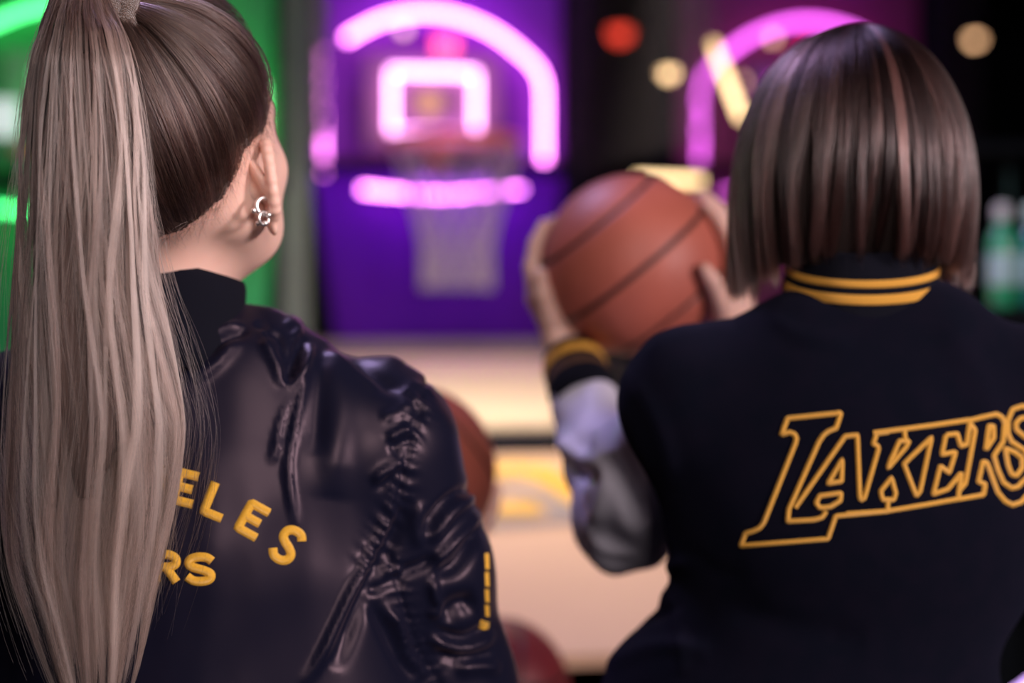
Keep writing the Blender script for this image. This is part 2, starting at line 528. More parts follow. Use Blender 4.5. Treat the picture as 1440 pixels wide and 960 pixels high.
    def slab(q0, h0, q1, h1, a=S, th=.02):
        V = []
        for dz in (0, -th):
            V += [w(-a, h0 + dz, q0), w(a, h0 + dz, q0), w(a, h1 + dz, q1), w(-a, h1 + dz, q1)]
        return np.array(V), [(3, 2, 1, 0), (4, 5, 6, 7), (0, 1, 5, 4), (1, 2, 6, 5), (2, 3, 7, 6), (3, 0, 4, 7)]
    pr('upper_ramp', slab(.15, 1.232, .97, 1.118), M_cream)
    pr('ramp_gap_bar', slab(.945, 1.114, 1.14, 1.070), M_black)
    q1 = front - .28
    pr('lower_ramp', slab(1.14, 1.0728, q1, 1.087 - .178 * (q1 - 1.06)), M_beige)
    pr('ball_tray', slab(q1, .775, front, .765), M_beige)
    pr('front_panel', bx(0, .42, front - .012, 2 * S, .84, .024), M_black)
    if full:
        def rp(px, py):
            """point of the photo-measured court print on the lower ramp plane"""
            n = np.cross(w(1, 1.087, 1.06) - w(0, 1.087, 1.06), w(0, 1.087 - .178, 2.06) - w(0, 1.087, 1.06)); n /= np.linalg.norm(n)
            D = np.array([(px - 720) / FPX, 1, -(py - HZ) / FPX]); C0 = np.array([0, 0, CAMZ])
            t = ((w(0, 1.087, 1.06) - C0) @ n) / (D @ n); return C0 + D * t
        def decal(path, wd, m, name):
            parts = []
            c = spline([rp(x, y) for x, y in path], 14)
            t = np.gradient(c, axis=0); t /= np.linalg.norm(t, axis=1)[:, None]
            up = np.array([0, -.17, 1.]) / 1.014; sd_ = np.cross(t, up)
            V = np.concatenate([c - sd_ * wd / 2 + up * .004, c + sd_ * wd / 2 + up * .004]); n = len(c)
            pr(name, (V, [(i, i + n, i + n + 1, i + 1) for i in range(n - 1)]), m)
        for path, wd in (([(660, 668), (720, 662), (780, 668)], .085), ([(770, 672), (800, 690), (820, 712)], .07),
                         ([(640, 712), (700, 718), (760, 716)], .075), ([(780, 700), (815, 706)], .06)):
            decal(path, wd, M_yel, 'yellow_court_marking')
        for path, wd in (([(640, 690), (700, 686), (760, 700), (800, 722)], .05), ([(600, 742), (700, 738), (840, 728)], .05)):
            decal(path, wd, M_grey, 'grey_court_marking')
    # its own lamps
    if ramp_power:
        V, F = bx(0, 2.36, 1.15, .5, .03, .16)
        pr('ramp_lamp_housing', (V, F), M_black)
        area('ramp_lamp', w(0, 2.335, 1.15), w(0, 1.15, 1.15), .5, ramp_power, (1.0, .82, .60), .14, spread=math.radians(110))
    if panel_power:
        pr('panel_lamp_housing', bx(0, 2.34, .22, .6, .03, .05), M_black)
        area('panel_lamp', w(0, 2.318, .22), w(0, 1.9, .0), .55, panel_power, em_p(em), .04)
        pr('lower_lamp_housing', bx(0, 1.712, .17, .6, .014, .03), M_black)
        area('lower_panel_lamp', w(0, 1.702, .17), w(0, 1.5, .0), .55, panel_power * .55, em_p(em), .03)
    return r
def em_p(em): return (em[0] * .55, em[1] * .35, 1.0) if em[2] > em[1] else em

PINK = (1.0, .22, .88)
M_pu = mat('purple_panel', (.17, .035, .34), .6, spec=.15, noise=(3, .3))
M_pl = mat('indigo_panel', (.10, .004, .36), .6, spec=.12, noise=(3, .3))
M1 = machine(F0, 'purple arcade hoop machine with pink arch, square target and pale ramp between the two people', M_pu, M_pl, None,
             PINK, (1.0, .42, .90), 11.0, 6.0, True, 'hoop machines', ramp_power=9.5, panel_power=1.7)
M_gr = mat('green_panel', (.005, .32, .085), .5, noise=(3, .3))
F1 = Frame(150, 3.95, 1.2, -.08)
GREEN = (.05, 1.0, .22)
M2 = machine(F1, 'green lit arcade hoop machine behind the blonde ponytail', M_gr, M_gr, None,
             GREEN, GREEN, 4.5, 2.0, False, 'hoop machines', front=1.55, full=False, ramp_power=0, panel_power=.45, S=.325)
F2 = Frame(1124, 4.75, 1.0)
a_, h_ = F1.hit(6, 166, .08)
V, F = F1.bx(a_, h_, .08, .055, .085, .03)
mesh('info_display', V, F, glow('pale_teal_display', (.45, .62, .58), .75), M2, False, label='small pale teal lit display')
MAG = (.75, .09, .75)
M_mr = mat('maroon_panel', (.20, .02, .10), .5, noise=(3, .3))
M3 = machine(F2, 'dim magenta lit arcade hoop machine left of the dark bob haircut', M_mr, M_mr, None,
             MAG, MAG, 4.0, 2.0, False, 'hoop machines', front=1.35, full=False, ramp_power=0, panel_power=.4, mir=-1)
# warm tubes on the third machine
WARM = glow('warm_tube', (1.0, .66, .26), 3.0)
def dpt(px, py, d): return P(px, py, d)
mesh('warm_header_tube', *tube([dpt(1003, 62, 3.9), dpt(1043, 165, 3.7)], .010, 8), WARM, M3, label='slanted warm yellow light tube')
mesh('warm_rail_tube', *tube([dpt(895, 251, 3.9), dpt(988, 254, 3.85)], .009, 8), WARM, M3, label='level warm yellow light tube')

# ------------------------------------------------------------------ ceiling lamps far behind
def ceiling_lamp(px, py, d, col, K, r, label):
    p = P(px, py, d)
    o = root('ceiling_lamp', label, 'ceiling lamp', (p[0], p[1], ZC), 'ceiling lamps')
    mesh('stem', *tube([(p[0], p[1], ZC), (p[0], p[1], p[2] + r + .03)], .008, 8), M_black, o)
    mesh('lamp_shade', *lathe([(.02, .06), (r * 1.4, .035), (r * 1.5, r * .2)], p, 20), M_black, o)
    V, F = lathe([(r * math.sin(a), -r * math.cos(a)) for a in np.linspace(.1, 3.0, 9)], p, 18)
    mesh('bulb', V, F, glow('bulb', col, K), o)
ceiling_lamp(940, 101, 4.2, (1.0, .63, .30), 4.2, .021, 'small round amber ceiling lamp between the arches')
ceiling_lamp(1371, 54, 7.2, (1.0, .55, .28), 4.5, .026, 'small round amber ceiling lamp right of the dark bob')
ceiling_lamp(872, 45, 6.6, (1.0, .06, .03), 2.2, .042, 'dim red ceiling lamp above the netting')

# ------------------------------------------------------------------ bar shelf with bottles
sh = root('bar_shelf', 'dark bar shelf at the right edge behind the dark haired person', 'shelf', (1.10, 3.15, 0))
zs = P(0, 432, 3.12)[2]
mesh('shelf_board', *box((1.16, 3.15, zs - .02), (.60, .24, .04), None, .005), M_black, sh, False)
mesh('shelf_board', *box((1.16, 3.15, zs - .50), (.60, .24, .04), None, .005), M_black, sh, False)
for x in (.88, 1.44):
    mesh('upright', *box((x, 3.15, zs / 2 - .02), (.04, .24, zs - .04), None, .005), M_black, sh, False)
mesh('back_board', *box((1.16, 3.27, zs / 2), (.60, .02, zs), None, .004), M_black, sh, False)
def bottle(px, col, cap_, label, h=.185, emi=.0):
    p = P(px, 432, 3.12)
    o = root('bottle', label, 'bottle', (p[0], p[1], zs), 'bottles on the bar shelf')
    z = np.array([p[0], p[1], zs])
    mesh('glass_body', *lathe([(.020, 0), (.024, .006), (.024, h * .62), (.020, h * .72), (.011, h * .80), (.010, h * .9)], z, 20), mat('bottle_glass', col, .15, coat=.5), o)
    mesh('label_band', *lathe([(.0244, h * .22), (.0247, h * .23), (.0247, h * .52), (.0244, h * .53)], z, 20), mat('bottle_label', (.55, .85, .85), .6), o)
    mesh('cap', *lathe([(.013, h * .86), (.014, h * .87), (.014, h), (.009, h * 1.02)], z, 16), mat('bottle_cap', cap_, .5), o)
bottle(1409, (.05, .55, .25), (.85, .85, .85), 'green bottle with white cap and pale label at the right edge, nearer the bob')
bottle(1452, (.04, .40, .30), (.75, .9, .85), 'green bottle cut off by the right edge of the frame')
V, F = box((.95, 3.235, zs + .30), (.2, .05, .02), None, .004)
mesh('lamp_bar', V, F, M_black, sh, False)
mesh('lamp_arm', *tube([(.95, 3.265, zs - .02), (.95, 3.265, zs + .30)], .008, 8), M_black, sh)
area('shelf_lamp', (.95, 3.22, zs + .285), (.95, 3.1, zs + .05), .2, .25, (.6, 1.0, .85), .03)
# ================================================================== people
M_skin = mat('skin', (.74, .47, .38), .5, noise=(60, .25), col2=(.68, .40, .32), sss=.25, bump=(900, .08, 'noise', .0006))
M_eye = mat('eye_white', (.8, .78, .75), .2)

def rotz(a): c, s = math.cos(a), math.sin(a); return np.array([[c, -s, 0], [s, c, 0], [0, 0, 1]])
def rotx(a): c, s = math.cos(a), math.sin(a); return np.array([[1, 0, 0], [0, c, -s], [0, s, c]])
def roty(a): c, s = math.cos(a), math.sin(a); return np.array([[c, 0, s], [0, 1, 0], [-s, 0, c]])

# head frame: x right, y forward, z up, origin between the ears
def head_sdf(X, cran_only=False):
    d = ell(X, (0, .003, .055), (.075, .098, .093))
    d = smin(d, ell(X, (0, .035, -.005), (.062, .058, .085)), .03)
    d = smin(d, ell(X, (0, .044, -.045), (.040, .043, .033)), .03)
    d = smin(d, ell(X, (0, .072, -.068), (.017, .015, .012)), .02)
    for s in (-1, 1):
        d = smin(d, cap(X, (s * .052, .005, -.02), (s * .044, .03, -.048), .016, .013), .03)
        d = smin(d, ell(X, (s * .036, .068, -.010), (.020, .014, .016)), .025)
        d = smin(d, cap(X, (s * .012, .097, .038), (s * .044, .078, .036), .008), .014)
        d = smax(d, -ell(X, (s * .031, .099, .020), (.016, .012, .011)), .012)
        d = smin(d, ell(X, (s * .031, .080, .019), (.0125, .0125, .0115)), .003)
        d = smin(d, cap(X, (s * .020, .094, .0245), (s * .042, .084, .0235), .0035), .004)
    d = smin(d, cap(X, (0, .094, .030), (0, .116, -.010), .007, .009), .012)
    for s in (-1, 1): d = smin(d, ell(X, (s * .011, .104, -.014), (.008, .009, .007)), .008)
    d = smin(d, cap(X, (-.018, .089, -.034), (.018, .089, -.034), .006), .008)
    d = smin(d, cap(X, (-.014, .088, -.044), (.014, .088, -.044), .007), .006)
    d = smax(d, -cap(X, (-.02, .096, -.0388), (.02, .096, -.0388), .0016), .003)
    return d

def ear(side, M, H):
    """one ear in the head frame, fine grid"""
    a = np.linspace(-.9, 2.9, 13)
    cz, cy_ = .004, -.004
    hel = [np.array([.0, cy_ - .016 * math.sin(t) * 1.0 , cz + .028 * math.cos(t)]) for t in a]
    pts = []
    for t in a:     # helix rim, open at the front
        pts.append(np.array([.019 + .003 * math.cos(t), cy_ - .0165 * math.sin(t), cz + .027 * math.cos(t)]))
    def f(X):
        d = chain(X, pts, [.0042] * len(pts), .002)
        d = smin(d, ell(X, (.0125, -.003, .002), (.0055, .0155, .0255), roty(-.25)), .004)
        d = smin(d, cap(X, (.006, .004, .0), (.012, .002, .0), .010, .008), .006)
        d = smin(d, ell(X, (.0135, .003, -.026), (.0045, .009, .011)), .006)
        d = smax(d, -ell(X, (.023, .001, -.001), (.008, .0085, .013)), .003)
        return d
    V, F = surf(f, (-.006, -.03, -.045), (.034, .02, .04), .0012)
    # tilt outwards from the head
    V = V @ rotx(-.42).T @ rotz(.60).T
    V = V + np.array([.064, -.004, 0])
    if side < 0:
        V = V * np.array([-1, 1, 1]); F = F[:, ::-1]
    return (V * 1.08) @ M.T + H, F

def hand_sdf(C, Rb, wrist, fingers, thumb, fr=.0078):
    """fingers: list of (knuckle direction, tip direction) on the ball, thumb: (base dir, tip dir)"""
    C = np.array(C)
    def onball(d0, d1, t, off):
        v = nrm(np.array(d0)) * (1 - t) + nrm(np.array(d1)) * t
        return C + nrm(v) * (Rb + off)
    chains = []
    for i, (k, tp) in enumerate(fingers):
        sc = (1., 1.05, 1., .86)[i] * fr
        pts = [onball(k, tp, t, sc * o) for t, o in ((0, 1.7), (.42, 1.45), (.72, 1.25), (1, .95))]
        chains.append((pts, [sc * 1.22, sc * 1.12, sc * 1.0, sc * .82]))
    b, tp = thumb
    tpts = [C + np.array(b) * Rb] + [onball(b, tp, t, fr * 1.2) for t in (.35, .72, 1)]
    wr = np.array(wrist)
    def f(X):
        d = None
        for pts, rs in chains:
            e = cap(X, wr + (pts[0] - wr) * .25, pts[0], fr * 1.9, fr * 1.35)
            d = e if d is None else smin(d, e, .012)
        d = smin(d, cap(X, wr, tpts[0], fr * 2.2, fr * 1.9), .014)
        fd = None
        for pts, rs in chains:
            e = chain(X, pts, rs, .003); fd = e if fd is None else np.minimum(fd, e)
        d = smin(d, fd, .005)
        d = smin(d, chain(X, tpts, [fr * 1.75, fr * 1.4, fr * 1.25, fr * .95], .004), .006)
        return d
    pts = np.array([p for ps, _ in chains for p in ps] + tpts + [wr])
    return f, pts.min(0) - .035, pts.max(0) + .035

def under_body(c, y, top, sh_z, half, elbows, wrists, hip=.93):
    """coarse body below the clothing: torso, arms, legs as one field"""
    def f(X):
        d = ell(X, (c, y, sh_z - .13), (half * .74, .085, .19))
        d = smin(d, ell(X, (c, y + .01, hip + .02), (half * .72, .095, .14)), .08)
        for s in (-1, 1):
            sx_ = c + s * half * .74
            e, wr = elbows[s], wrists[s]
            d = smin(d, chain(X, [(sx_, y + .02, sh_z - .03), np.array(e) + np.array([0, .012, 0]), wr], [.036, .028, .020], .02), .03)
            d = smin(d, chain(X, [(c + s * .085, y + .01, hip - .05), (c + s * .10, y + .0, .50), (c + s * .11, y + .02, .09)], [.078, .05, .036], .02), .03)
            d = smin(d, cap(X, (c + s * .11, y - .02, .06), (c + s * .115, y + .15, .045), .03, .024), .02)
        d = smin(d, cap(X, (c, y - .01, sh_z - .02), (c, y, top), .052, .048), .03)
        return d
    return f

M_trouser = mat('black_denim', (.012, .012, .018), .85, bump=(900, .2, 'noise', .001))
M_shoe = mat('white_trainer', (.6, .6, .6), .5)
def lower_clothes(rt, c, y, hip=.93):
    def f(X):
        d = ell(X, (c, y + .01, hip), (.19, .13, .15))
        for s in (-1, 1):
            d = smin(d, chain(X, [(c + s * .09, y + .01, hip - .07), (c + s * .10, y, .50), (c + s * .11, y + .02, .11)], [.098, .073, .062], .02), .03)
        return d
    V, F = surf(f, (c - .25, y - .17, .04), (c + .25, y + .2, hip + .17), .01)
    mesh('trousers', relax(V, F, 2), F, M_trouser, rt)
    for s in (-1, 1):
        def g(X):
            d = ell(X, (c + s * .112, y + .06, .045), (.045, .135, .045))
            d = smin(d, cap(X, (c + s * .11, y + .0, .06), (c + s * .11, y + .02, .12), .045, .05), .03)
            return smax(d, -(X[2] - .0 + X[0] * 0 + X[1] * 0), .004)
        V, F = surf(g, (c + s * .112 - .07, y - .12, -.02), (c + s * .112 + .07, y + .22, .18), .007)
        V = relax(V, F, 1); V[:, 2] = np.maximum(V[:, 2], .0)
        mesh('shoe', V, F, M_shoe, rt)

# ---------------------------------------------------------------- basketballs
def ball_mat(name, c1, c2):
    m = mat(name, c1, .5, noise=(30, .4), col2=c2, bump=(230, .35, 'voronoi', .0012), spec=.4)
    nt = m.node_tree; b = nt.nodes['Principled BSDF']
    at = nt.nodes.new('ShaderNodeAttribute'); at.attribute_name = 'seam'
    mx = nt.nodes.new('ShaderNodeMix'); mx.data_type = 'RGBA'
    src = b.inputs['Base Color'].links[0].from_socket
    nt.links.new(src, mx.inputs['A']); mx.inputs['B'].default_value = (.012, .010, .012, 1)
    nt.links.new(at.outputs['Fac'], mx.inputs['Factor']); nt.links.new(mx.outputs['Result'], b.inputs['Base Color'])
    return m
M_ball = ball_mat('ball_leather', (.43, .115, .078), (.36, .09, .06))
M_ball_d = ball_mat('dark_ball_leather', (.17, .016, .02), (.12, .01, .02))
def basketball(c, R, n, cdir, mt, label, sw=.028):
    """seams: two great circles and two small circles, recessed in the mesh"""
    n = nrm(n); cdir = np.array(cdir, float); cdir = nrm(cdir - n * (cdir @ n)); t = np.cross(n, cdir)
    N = 110
    g = np.linspace(-1, 1, N)
    Vs, Fs, off = [], [], 0
    for a in range(3):
        for s in (-1, 1):
            A, B = np.meshgrid(np.tan(g * math.pi / 4), np.tan(g * math.pi / 4), indexing='ij')
            p = np.zeros((N, N, 3)); p[..., a] = s; p[..., (a + 1) % 3] = A; p[..., (a + 2) % 3] = B
            p /= np.linalg.norm(p, axis=-1)[..., None]
            Vs.append(p.reshape(-1, 3))
            i = (np.arange(N - 1)[:, None] * N + np.arange(N - 1)[None, :]).ravel() + off
            q = np.stack([i, i + N, i + N + 1, i + 1], 1)
            Fs.append(q if s > 0 else q[:, ::-1]); off += N * N
    D = np.concatenate(Vs); F = np.concatenate(Fs)
    key = np.round(D * 1e5).astype(np.int64); _, first, inv = np.unique(key, axis=0, return_index=True, return_inverse=True)
    D = D[first]; F = inv.ravel()[F]
    a, b, e = D @ n, D @ cdir, D @ t
    dist = np.minimum.reduce([np.abs(np.arcsin(np.clip(a, -1, 1))), np.abs(np.arcsin(np.clip(b, -1, 1))), np.abs(np.abs(np.arcsin(np.clip(a, -1, 1))) - .68)])
    sea = np.clip((sw - dist) / (sw * .35), 0, 1)
    Rr = R - .0016 * sea
    V = np.array(c) + D * Rr[:, None]
    o = mesh('basketball', V, F, mt, None, True, loc=c)
    at = o.data.attributes.new('seam', 'FLOAT', 'POINT')
    at.data.foreach_set('value', sea.astype(np.float32)) if len(o.data.vertices) == len(sea) else None
    return tag(o, label, 'basketball', 'basketballs')

BB_C, BB_R = P(890, 372, 1.95), .1035
basketball(BB_C, BB_R, (-.62, -.06, .75), (.05, -1, .1), M_ball, 'orange brown basketball held up in both hands by the person with the dark bob', .034)
BA_C, BA_R = P(578, 662, 2.0), .1
basketball(BA_C, BA_R, (-.72, -.25, -.6), (.1, .8, .6), M_ball, 'basketball peeking out behind the satin jacket shoulder of the blonde person', .03)
BT_C = np.array([-.02, 2.29, .775 + .1])
basketball(BT_C, .098, (.3, -.3, .9), (.9, .2, -.2), M_ball_d, 'dark red basketball lying in the ball tray at the lower middle', .03)

# ================================================================== PERSON A (blonde ponytail, satin jacket)
HA = np.array([-.279, 1.405, 1.497])
MA = rotz(-math.radians(19)) @ rotx(math.radians(25))
HS = 1.10            # head scale, hair-bearing skull included
AC, AY = -.275, 1.46
A = root('person', 'person with a long blonde ponytail and dark satin bomber jacket holding a ball', 'person', (AC, AY, 0), 'two people seen from behind')
elA = {1: (-.066, 1.52, 1.06), -1: (-.50, 1.52, 1.06)}
wrA = {1: (-.13, 1.85, 1.085), -1: (-.235, 1.86, 1.10)}

def world_head(M, H, h=.0022, neck=None, sc=1.0):
    def f(X):
        Y = [sum(np.float32(M[j][i]) * (X[j] - np.float32(H[j])) / np.float32(sc) for j in range(3)) for i in range(3)]
        d = head_sdf(Y) * np.float32(sc)
        a, b, r0, r1 = neck
        return smin(d, cap(X, a, b, r0, r1), .022)
    lo = np.minimum(H - .16, np.array(neck[1]) - .07); hi = H + .18
    return surf(f, lo, hi, h)

V1, F1_ = world_head(MA, HA, .0022, (HA + np.array([-.014, .014, -.02]), (-.287, 1.462, 1.33), .049, .051), HS)
parts = [(V1, F1_)]
for s in (1, -1): parts.append(ear(s, MA, HA))
# eyes
hands = []
f, lo, hi = hand_sdf(BA_C, BA_R, wrA[1],
    [((.55, .05, -.78), (.86, .25, -.20)), ((.42, .30, -.84), (.78, .55, -.15)), ((.22, .52, -.80), (.55, .80, -.12)), ((.02, .68, -.70), (.25, .95, -.1))],
    ((.25, -.55, -.80), (.35, -.86, -.30)))
hands.append(surf(f, lo, hi, .003))
f, lo, hi = hand_sdf(BA_C, BA_R, wrA[-1],
    [((-.75, -.05, -.60), (-.97, .15, .10)), ((-.72, .25, -.60), (-.88, .42, .12)), ((-.6, .5, -.6), (-.7, .72, .1)), ((-.42, .66, -.62), (-.45, .9, 0.))],
    ((-.62, -.55, -.62), (-.62, -.78, -.02)))
hands.append(surf(f, lo, hi, .003))
ub = surf(under_body(AC, AY, 1.385, 1.29, .215, elA, wrA), (AC - .34, 1.3, .0), (AC + .34, 1.95, 1.42), .012)
def jn(ps):
    Vs, Fs, n = [], [], 0
    for V, F in ps: Vs.append(V); Fs.append(F + n); n += len(V)
    return np.concatenate(Vs), np.concatenate(Fs)
mesh('body', *jn(parts + hands + [ub]), M_skin, A)

# ---- jacket A
def jacketA(X):
    d = ell(X, (AC, 1.475, 1.15), (.200, .132, .225))
    d = smin(d, cap(X, (AC - .150, 1.470, 1.298), (AC + .150, 1.470, 1.290), .066), .07)
    d = smin(d, cap(X, (AC - .05, 1.445, 1.356), (AC + .05, 1.445, 1.352), .046), .05)
    d = smin(d, ell(X, (AC, 1.485, .97), (.225, .155, .17)), .08)
    # sleeves
    d = smin(d, chain(X, [(AC + .168, 1.468, 1.275), (AC + .195, 1.49, 1.17), elA[1]], [.062, .058, .060], .03), .028)
    d = smin(d, chain(X, [elA[1], (-.10, 1.72, 1.075), wrA[1]], [.064, .054, .036], .02), .03)
    d = smin(d, chain(X, [(AC - .168, 1.468, 1.275), (AC - .20, 1.49, 1.17), elA[-1]], [.062, .058, .060], .03), .028)
    d = smin(d, chain(X, [elA[-1], (-.37, 1.72, 1.08), wrA[-1]], [.064, .054, .036], .02), .03)
    d = smax(d, -(X[2] - np.float32(.84) + 0 * X[0] + 0 * X[1]), .02)
    return d
VJ, FJ = surf(jacketA, (AC - .36, 1.30, .82), (AC + .36, 1.92, 1.45), .0032)
VJ = relax(VJ, FJ, 2)

def folds(V, F, specs, dmax, back=True):
    """push vertices along their normals by ridges (a>0) and creases (a<0) that follow measured paths"""
    N = vnormals(V, F); Q = to_px(V); D = np.zeros(len(V))
    near = (V[:, 1] < dmax) & (N[:, 1] < .35)
    idx = np.where(near)[0]; q = Q[idx]
    for path, wd, a, kind in specs:
        pth = spline(path, 14) if len(path) > 2 else np.array(path, float)
        m = np.all((q > pth.min(0) - 4 * wd) & (q < pth.max(0) + 4 * wd), axis=1)
        if not m.any(): continue
        d, t, sd = seg_dist(q[m], pth)
        tap = np.clip(np.minimum(t, 1 - t) * 5, 0, 1) ** .7 if kind != 'full' else 1
        if kind == 'asym':       # a lip: sharp on one side, long on the other
            ww = np.where(sd > 0, wd * .45, wd * 1.6)
            v = np.exp(-(d / ww) ** 2)
        else:
            v = np.exp(-(d / wd) ** 2)
        np.add.at(D, idx[m], .82 * a * v * tap)
    return V + N * D[:, None], N

SEAM = [(604, 528), (588, 580), (572, 640), (560, 700), (540, 738), (528, 770), (512, 800)]
SEAM2 = [(545, 775), (562, 830), (575, 880), (592, 925), (615, 955)]
specs = [
    # long paired folds down the back panel
    ([(432, 492), (415, 545), (398, 590), (386, 640), (374, 645)], 6, .0055, ''),
    ([(436, 492), (426, 540), (412, 610), (405, 660), (414, 740)], 6, .0050, ''),
    ([(425, 520), (408, 570), (395, 630)], 7, -.0045, ''),
    ([(452, 475), (447, 560), (444, 640)], 12, -.004, ''),
    ([(470, 470), (480, 560), (470, 700)], 26, .006, ''),
    # shoulder pulls below the collar
    ([(340, 452), (300, 470), (282, 490)], 6, .006, ''),
    ([(352, 462), (310, 480), (285, 500)], 6, -.006, ''),
    ([(335, 475), (305, 510), (270, 535)], 9, .005, ''),
    ([(372, 458), (372, 480), (390, 520), (398, 545)], 7, .0075, ''),
    ([(385, 465), (395, 480), (398, 505)], 5, -.006, ''),
    ([(428, 470), (415, 505), (400, 540)], 9, -.009, ''),
    ([(440, 480), (425, 520), (405, 548)], 5, .006, ''),
    ([(360, 450), (378, 470), (360, 480)], 6, -.005, ''),
    ([(400, 448), (420, 460), (412, 480)], 6, .005, ''),
    # dark hollow along the shoulder top
    ([(462, 478), (500, 505), (545, 535), (575, 545)], 14, -.010, ''),
    ([(470, 462), (520, 485), (570, 512)], 7, .005, ''),
    ([(455, 492), (500, 520), (535, 545)], 8, .005, ''),
    ([(572, 548), (590, 575), (600, 585)], 5, -.006, ''),
    # pulls into the armhole seam
    ([(582, 600), (555, 612), (548, 622)], 7, .006, ''),
    ([(580, 622), (555, 625), (560, 640)], 5, -.005, ''),
    ([(570, 648), (540, 665), (525, 680)], 8, .006, ''),
    ([(565, 660), (545, 672), (530, 690)], 5, -.004, ''),
    ([(588, 555), (560, 580), (535, 590)], 9, .004, ''),
    # ridge at the front edge of the back panel, down to the hem
    ([(562, 690), (540, 740), (515, 790), (490, 840), (450, 925), (425, 965)], 8, .008, ''),
    ([(575, 700), (555, 750), (530, 800), (505, 850), (470, 940)], 12, -.008, ''),
    # sleeve folds
    ([(596, 748), (620, 715), (645, 695), (672, 688)], 7, -.010, ''),
    ([(604, 762), (632, 720), (660, 700), (672, 700)], 8, .008, ''),
    ([(588, 770), (585, 735), (592, 705)], 8, .005, ''),
    ([(610, 806), (640, 795), (665, 760), (676, 735)], 9, -.011, ''),
    ([(605, 800), (635, 765), (662, 740), (672, 715)], 7, .007, ''),
    ([(560, 806), (590, 795), (612, 782)], 7, -.008, ''),
    ([(522, 835), (550, 815), (572, 815)], 6, -.008, ''),
    ([(530, 828), (552, 808), (570, 800)], 6, .004, ''),
    ([(606, 812), (612, 840), (618, 855), (600, 865)], 7, .007, ''),
    ([(620, 868), (645, 850), (670, 848)], 14, -.011, ''),
    ([(600, 895), (640, 908), (675, 903), (695, 885)], 9, .008, ''),
    ([(610, 885), (650, 897), (690, 880)], 7, -.007, ''),
    ([(610, 915), (650, 925), (690, 920)], 8, -.005, ''),
    ([(640, 940), (670, 935), (705, 940)], 10, .006, ''),
    ([(535, 850), (560, 880), (570, 920), (600, 950)], 8, .006, ''),
    ([(520, 840), (550, 900), (580, 955)], 10, -.007, ''),
]
VJ, NJ = folds(VJ, FJ, specs, 1.62)
# gathered stitching along the seams: short cross wrinkles
Q = to_px(VJ); m = (VJ[:, 1] < 1.6) & (NJ[:, 1] < .4)
for path, sgn in ((SEAM, 1), (SEAM2, 1)):
    i = np.where(m)[0]; d, t, sd = seg_dist(Q[i], spline(path, 24)); L = 320.
    ph = t * L / 9. * 2 * np.pi / 2
    wv = np.sin(ph + .55 * sd * d / 6 + 1.3 * np.sin(t * 31) + wob(VJ[i], 160, 5) * .8)
    amp = .0018 * np.exp(-(d / 16) ** 2)
    VJ[i] += NJ[i] * (amp * wv - .0025 * np.exp(-(d / 3.0) ** 2))[:, None]
# loose cloth: broad gentle undulation
VJ += NJ * (.0014 * wob(VJ * np.array([1, 1, .35]), 34, 3) + .0003 * wob(VJ * np.array([1, 1, .5]), 110, 4))[:, None]
VJ = relax(VJ, FJ, 1, .3)
M_satin = mat('dark_satin', (.004, .005, .014), .36, spec=.20, sheen=.10, sheen_tint=(.75, .5, .6), sheen_rough=.4, bump=(1400, .10, 'noise', .0004))
M_satin.node_tree.nodes['Principled BSDF'].inputs['Specular Tint'].default_value = (1., .72, .80, 1)
JA = mesh('jacket', VJ, FJ, M_satin, A, label='dark satin bomber jacket with gathered armhole seams')
BVA = BVHTree.FromPolygons([tuple(v) for v in VJ], [tuple(int(i) for i in f) for f in FJ])

# knitted collar
M_knit = mat('navy_rib_knit', (.0055, .006, .012), .95, bump=(420, .6, 'X', .002), spec=.12)
def ringband(c, tilt, levels, seg=72, ey=1.0, th=.004):
    """levels: (radius, height); a double-walled knitted band"""
    V, F = [], []
    prof = [(r, z) for r, z in levels] + [(r - th, z) for r, z in levels[::-1]]
    for r, z in prof:
        for j in range(seg):
            a = 2 * np.pi * j / seg
            V.append([r * math.cos(a), r * ey * math.sin(a), z])
    n = len(prof)
    for k in range(n):
        for j in range(seg):
            F.append((k * seg + j, k * seg + (j + 1) % seg, ((k + 1) % n) * seg + (j + 1) % seg, ((k + 1) % n) * seg + j))
    return np.array(V) @ np.array(tilt).T + np.array(c), F
V, F = ringband((-.296, 1.439, 1.375), rotx(-.10) @ roty(.22), [(.072, -.020), (.070, .0), (.067, .016), (.0645, .032), (.062, .046), (.060, .056), (.0575, .061)], ey=1.02)
mesh('collar', V, F, M_knit, JA, label='navy rib knit stand collar')
for s in (1, -1):
    wv = np.array(wrA[s]); prev = np.array((-.10, 1.72, 1.075) if s > 0 else (-.37, 1.72, 1.08)); ax = nrm(wv - prev)
    V, F = lathe([(.036, -.03), (.037, -.015), (.036, .0), (.035, .018), (.030, .03)], wv, 24, ax)
    mesh('cuff', V, F, M_knit, JA)
V, F = ringband((AC, 1.485, .83), np.eye(3), [(.20, -.05), (.215, -.03), (.22, 0), (.22, .03), (.21, .05)], ey=.68)
mesh('hem_band', V, F, M_knit, JA)

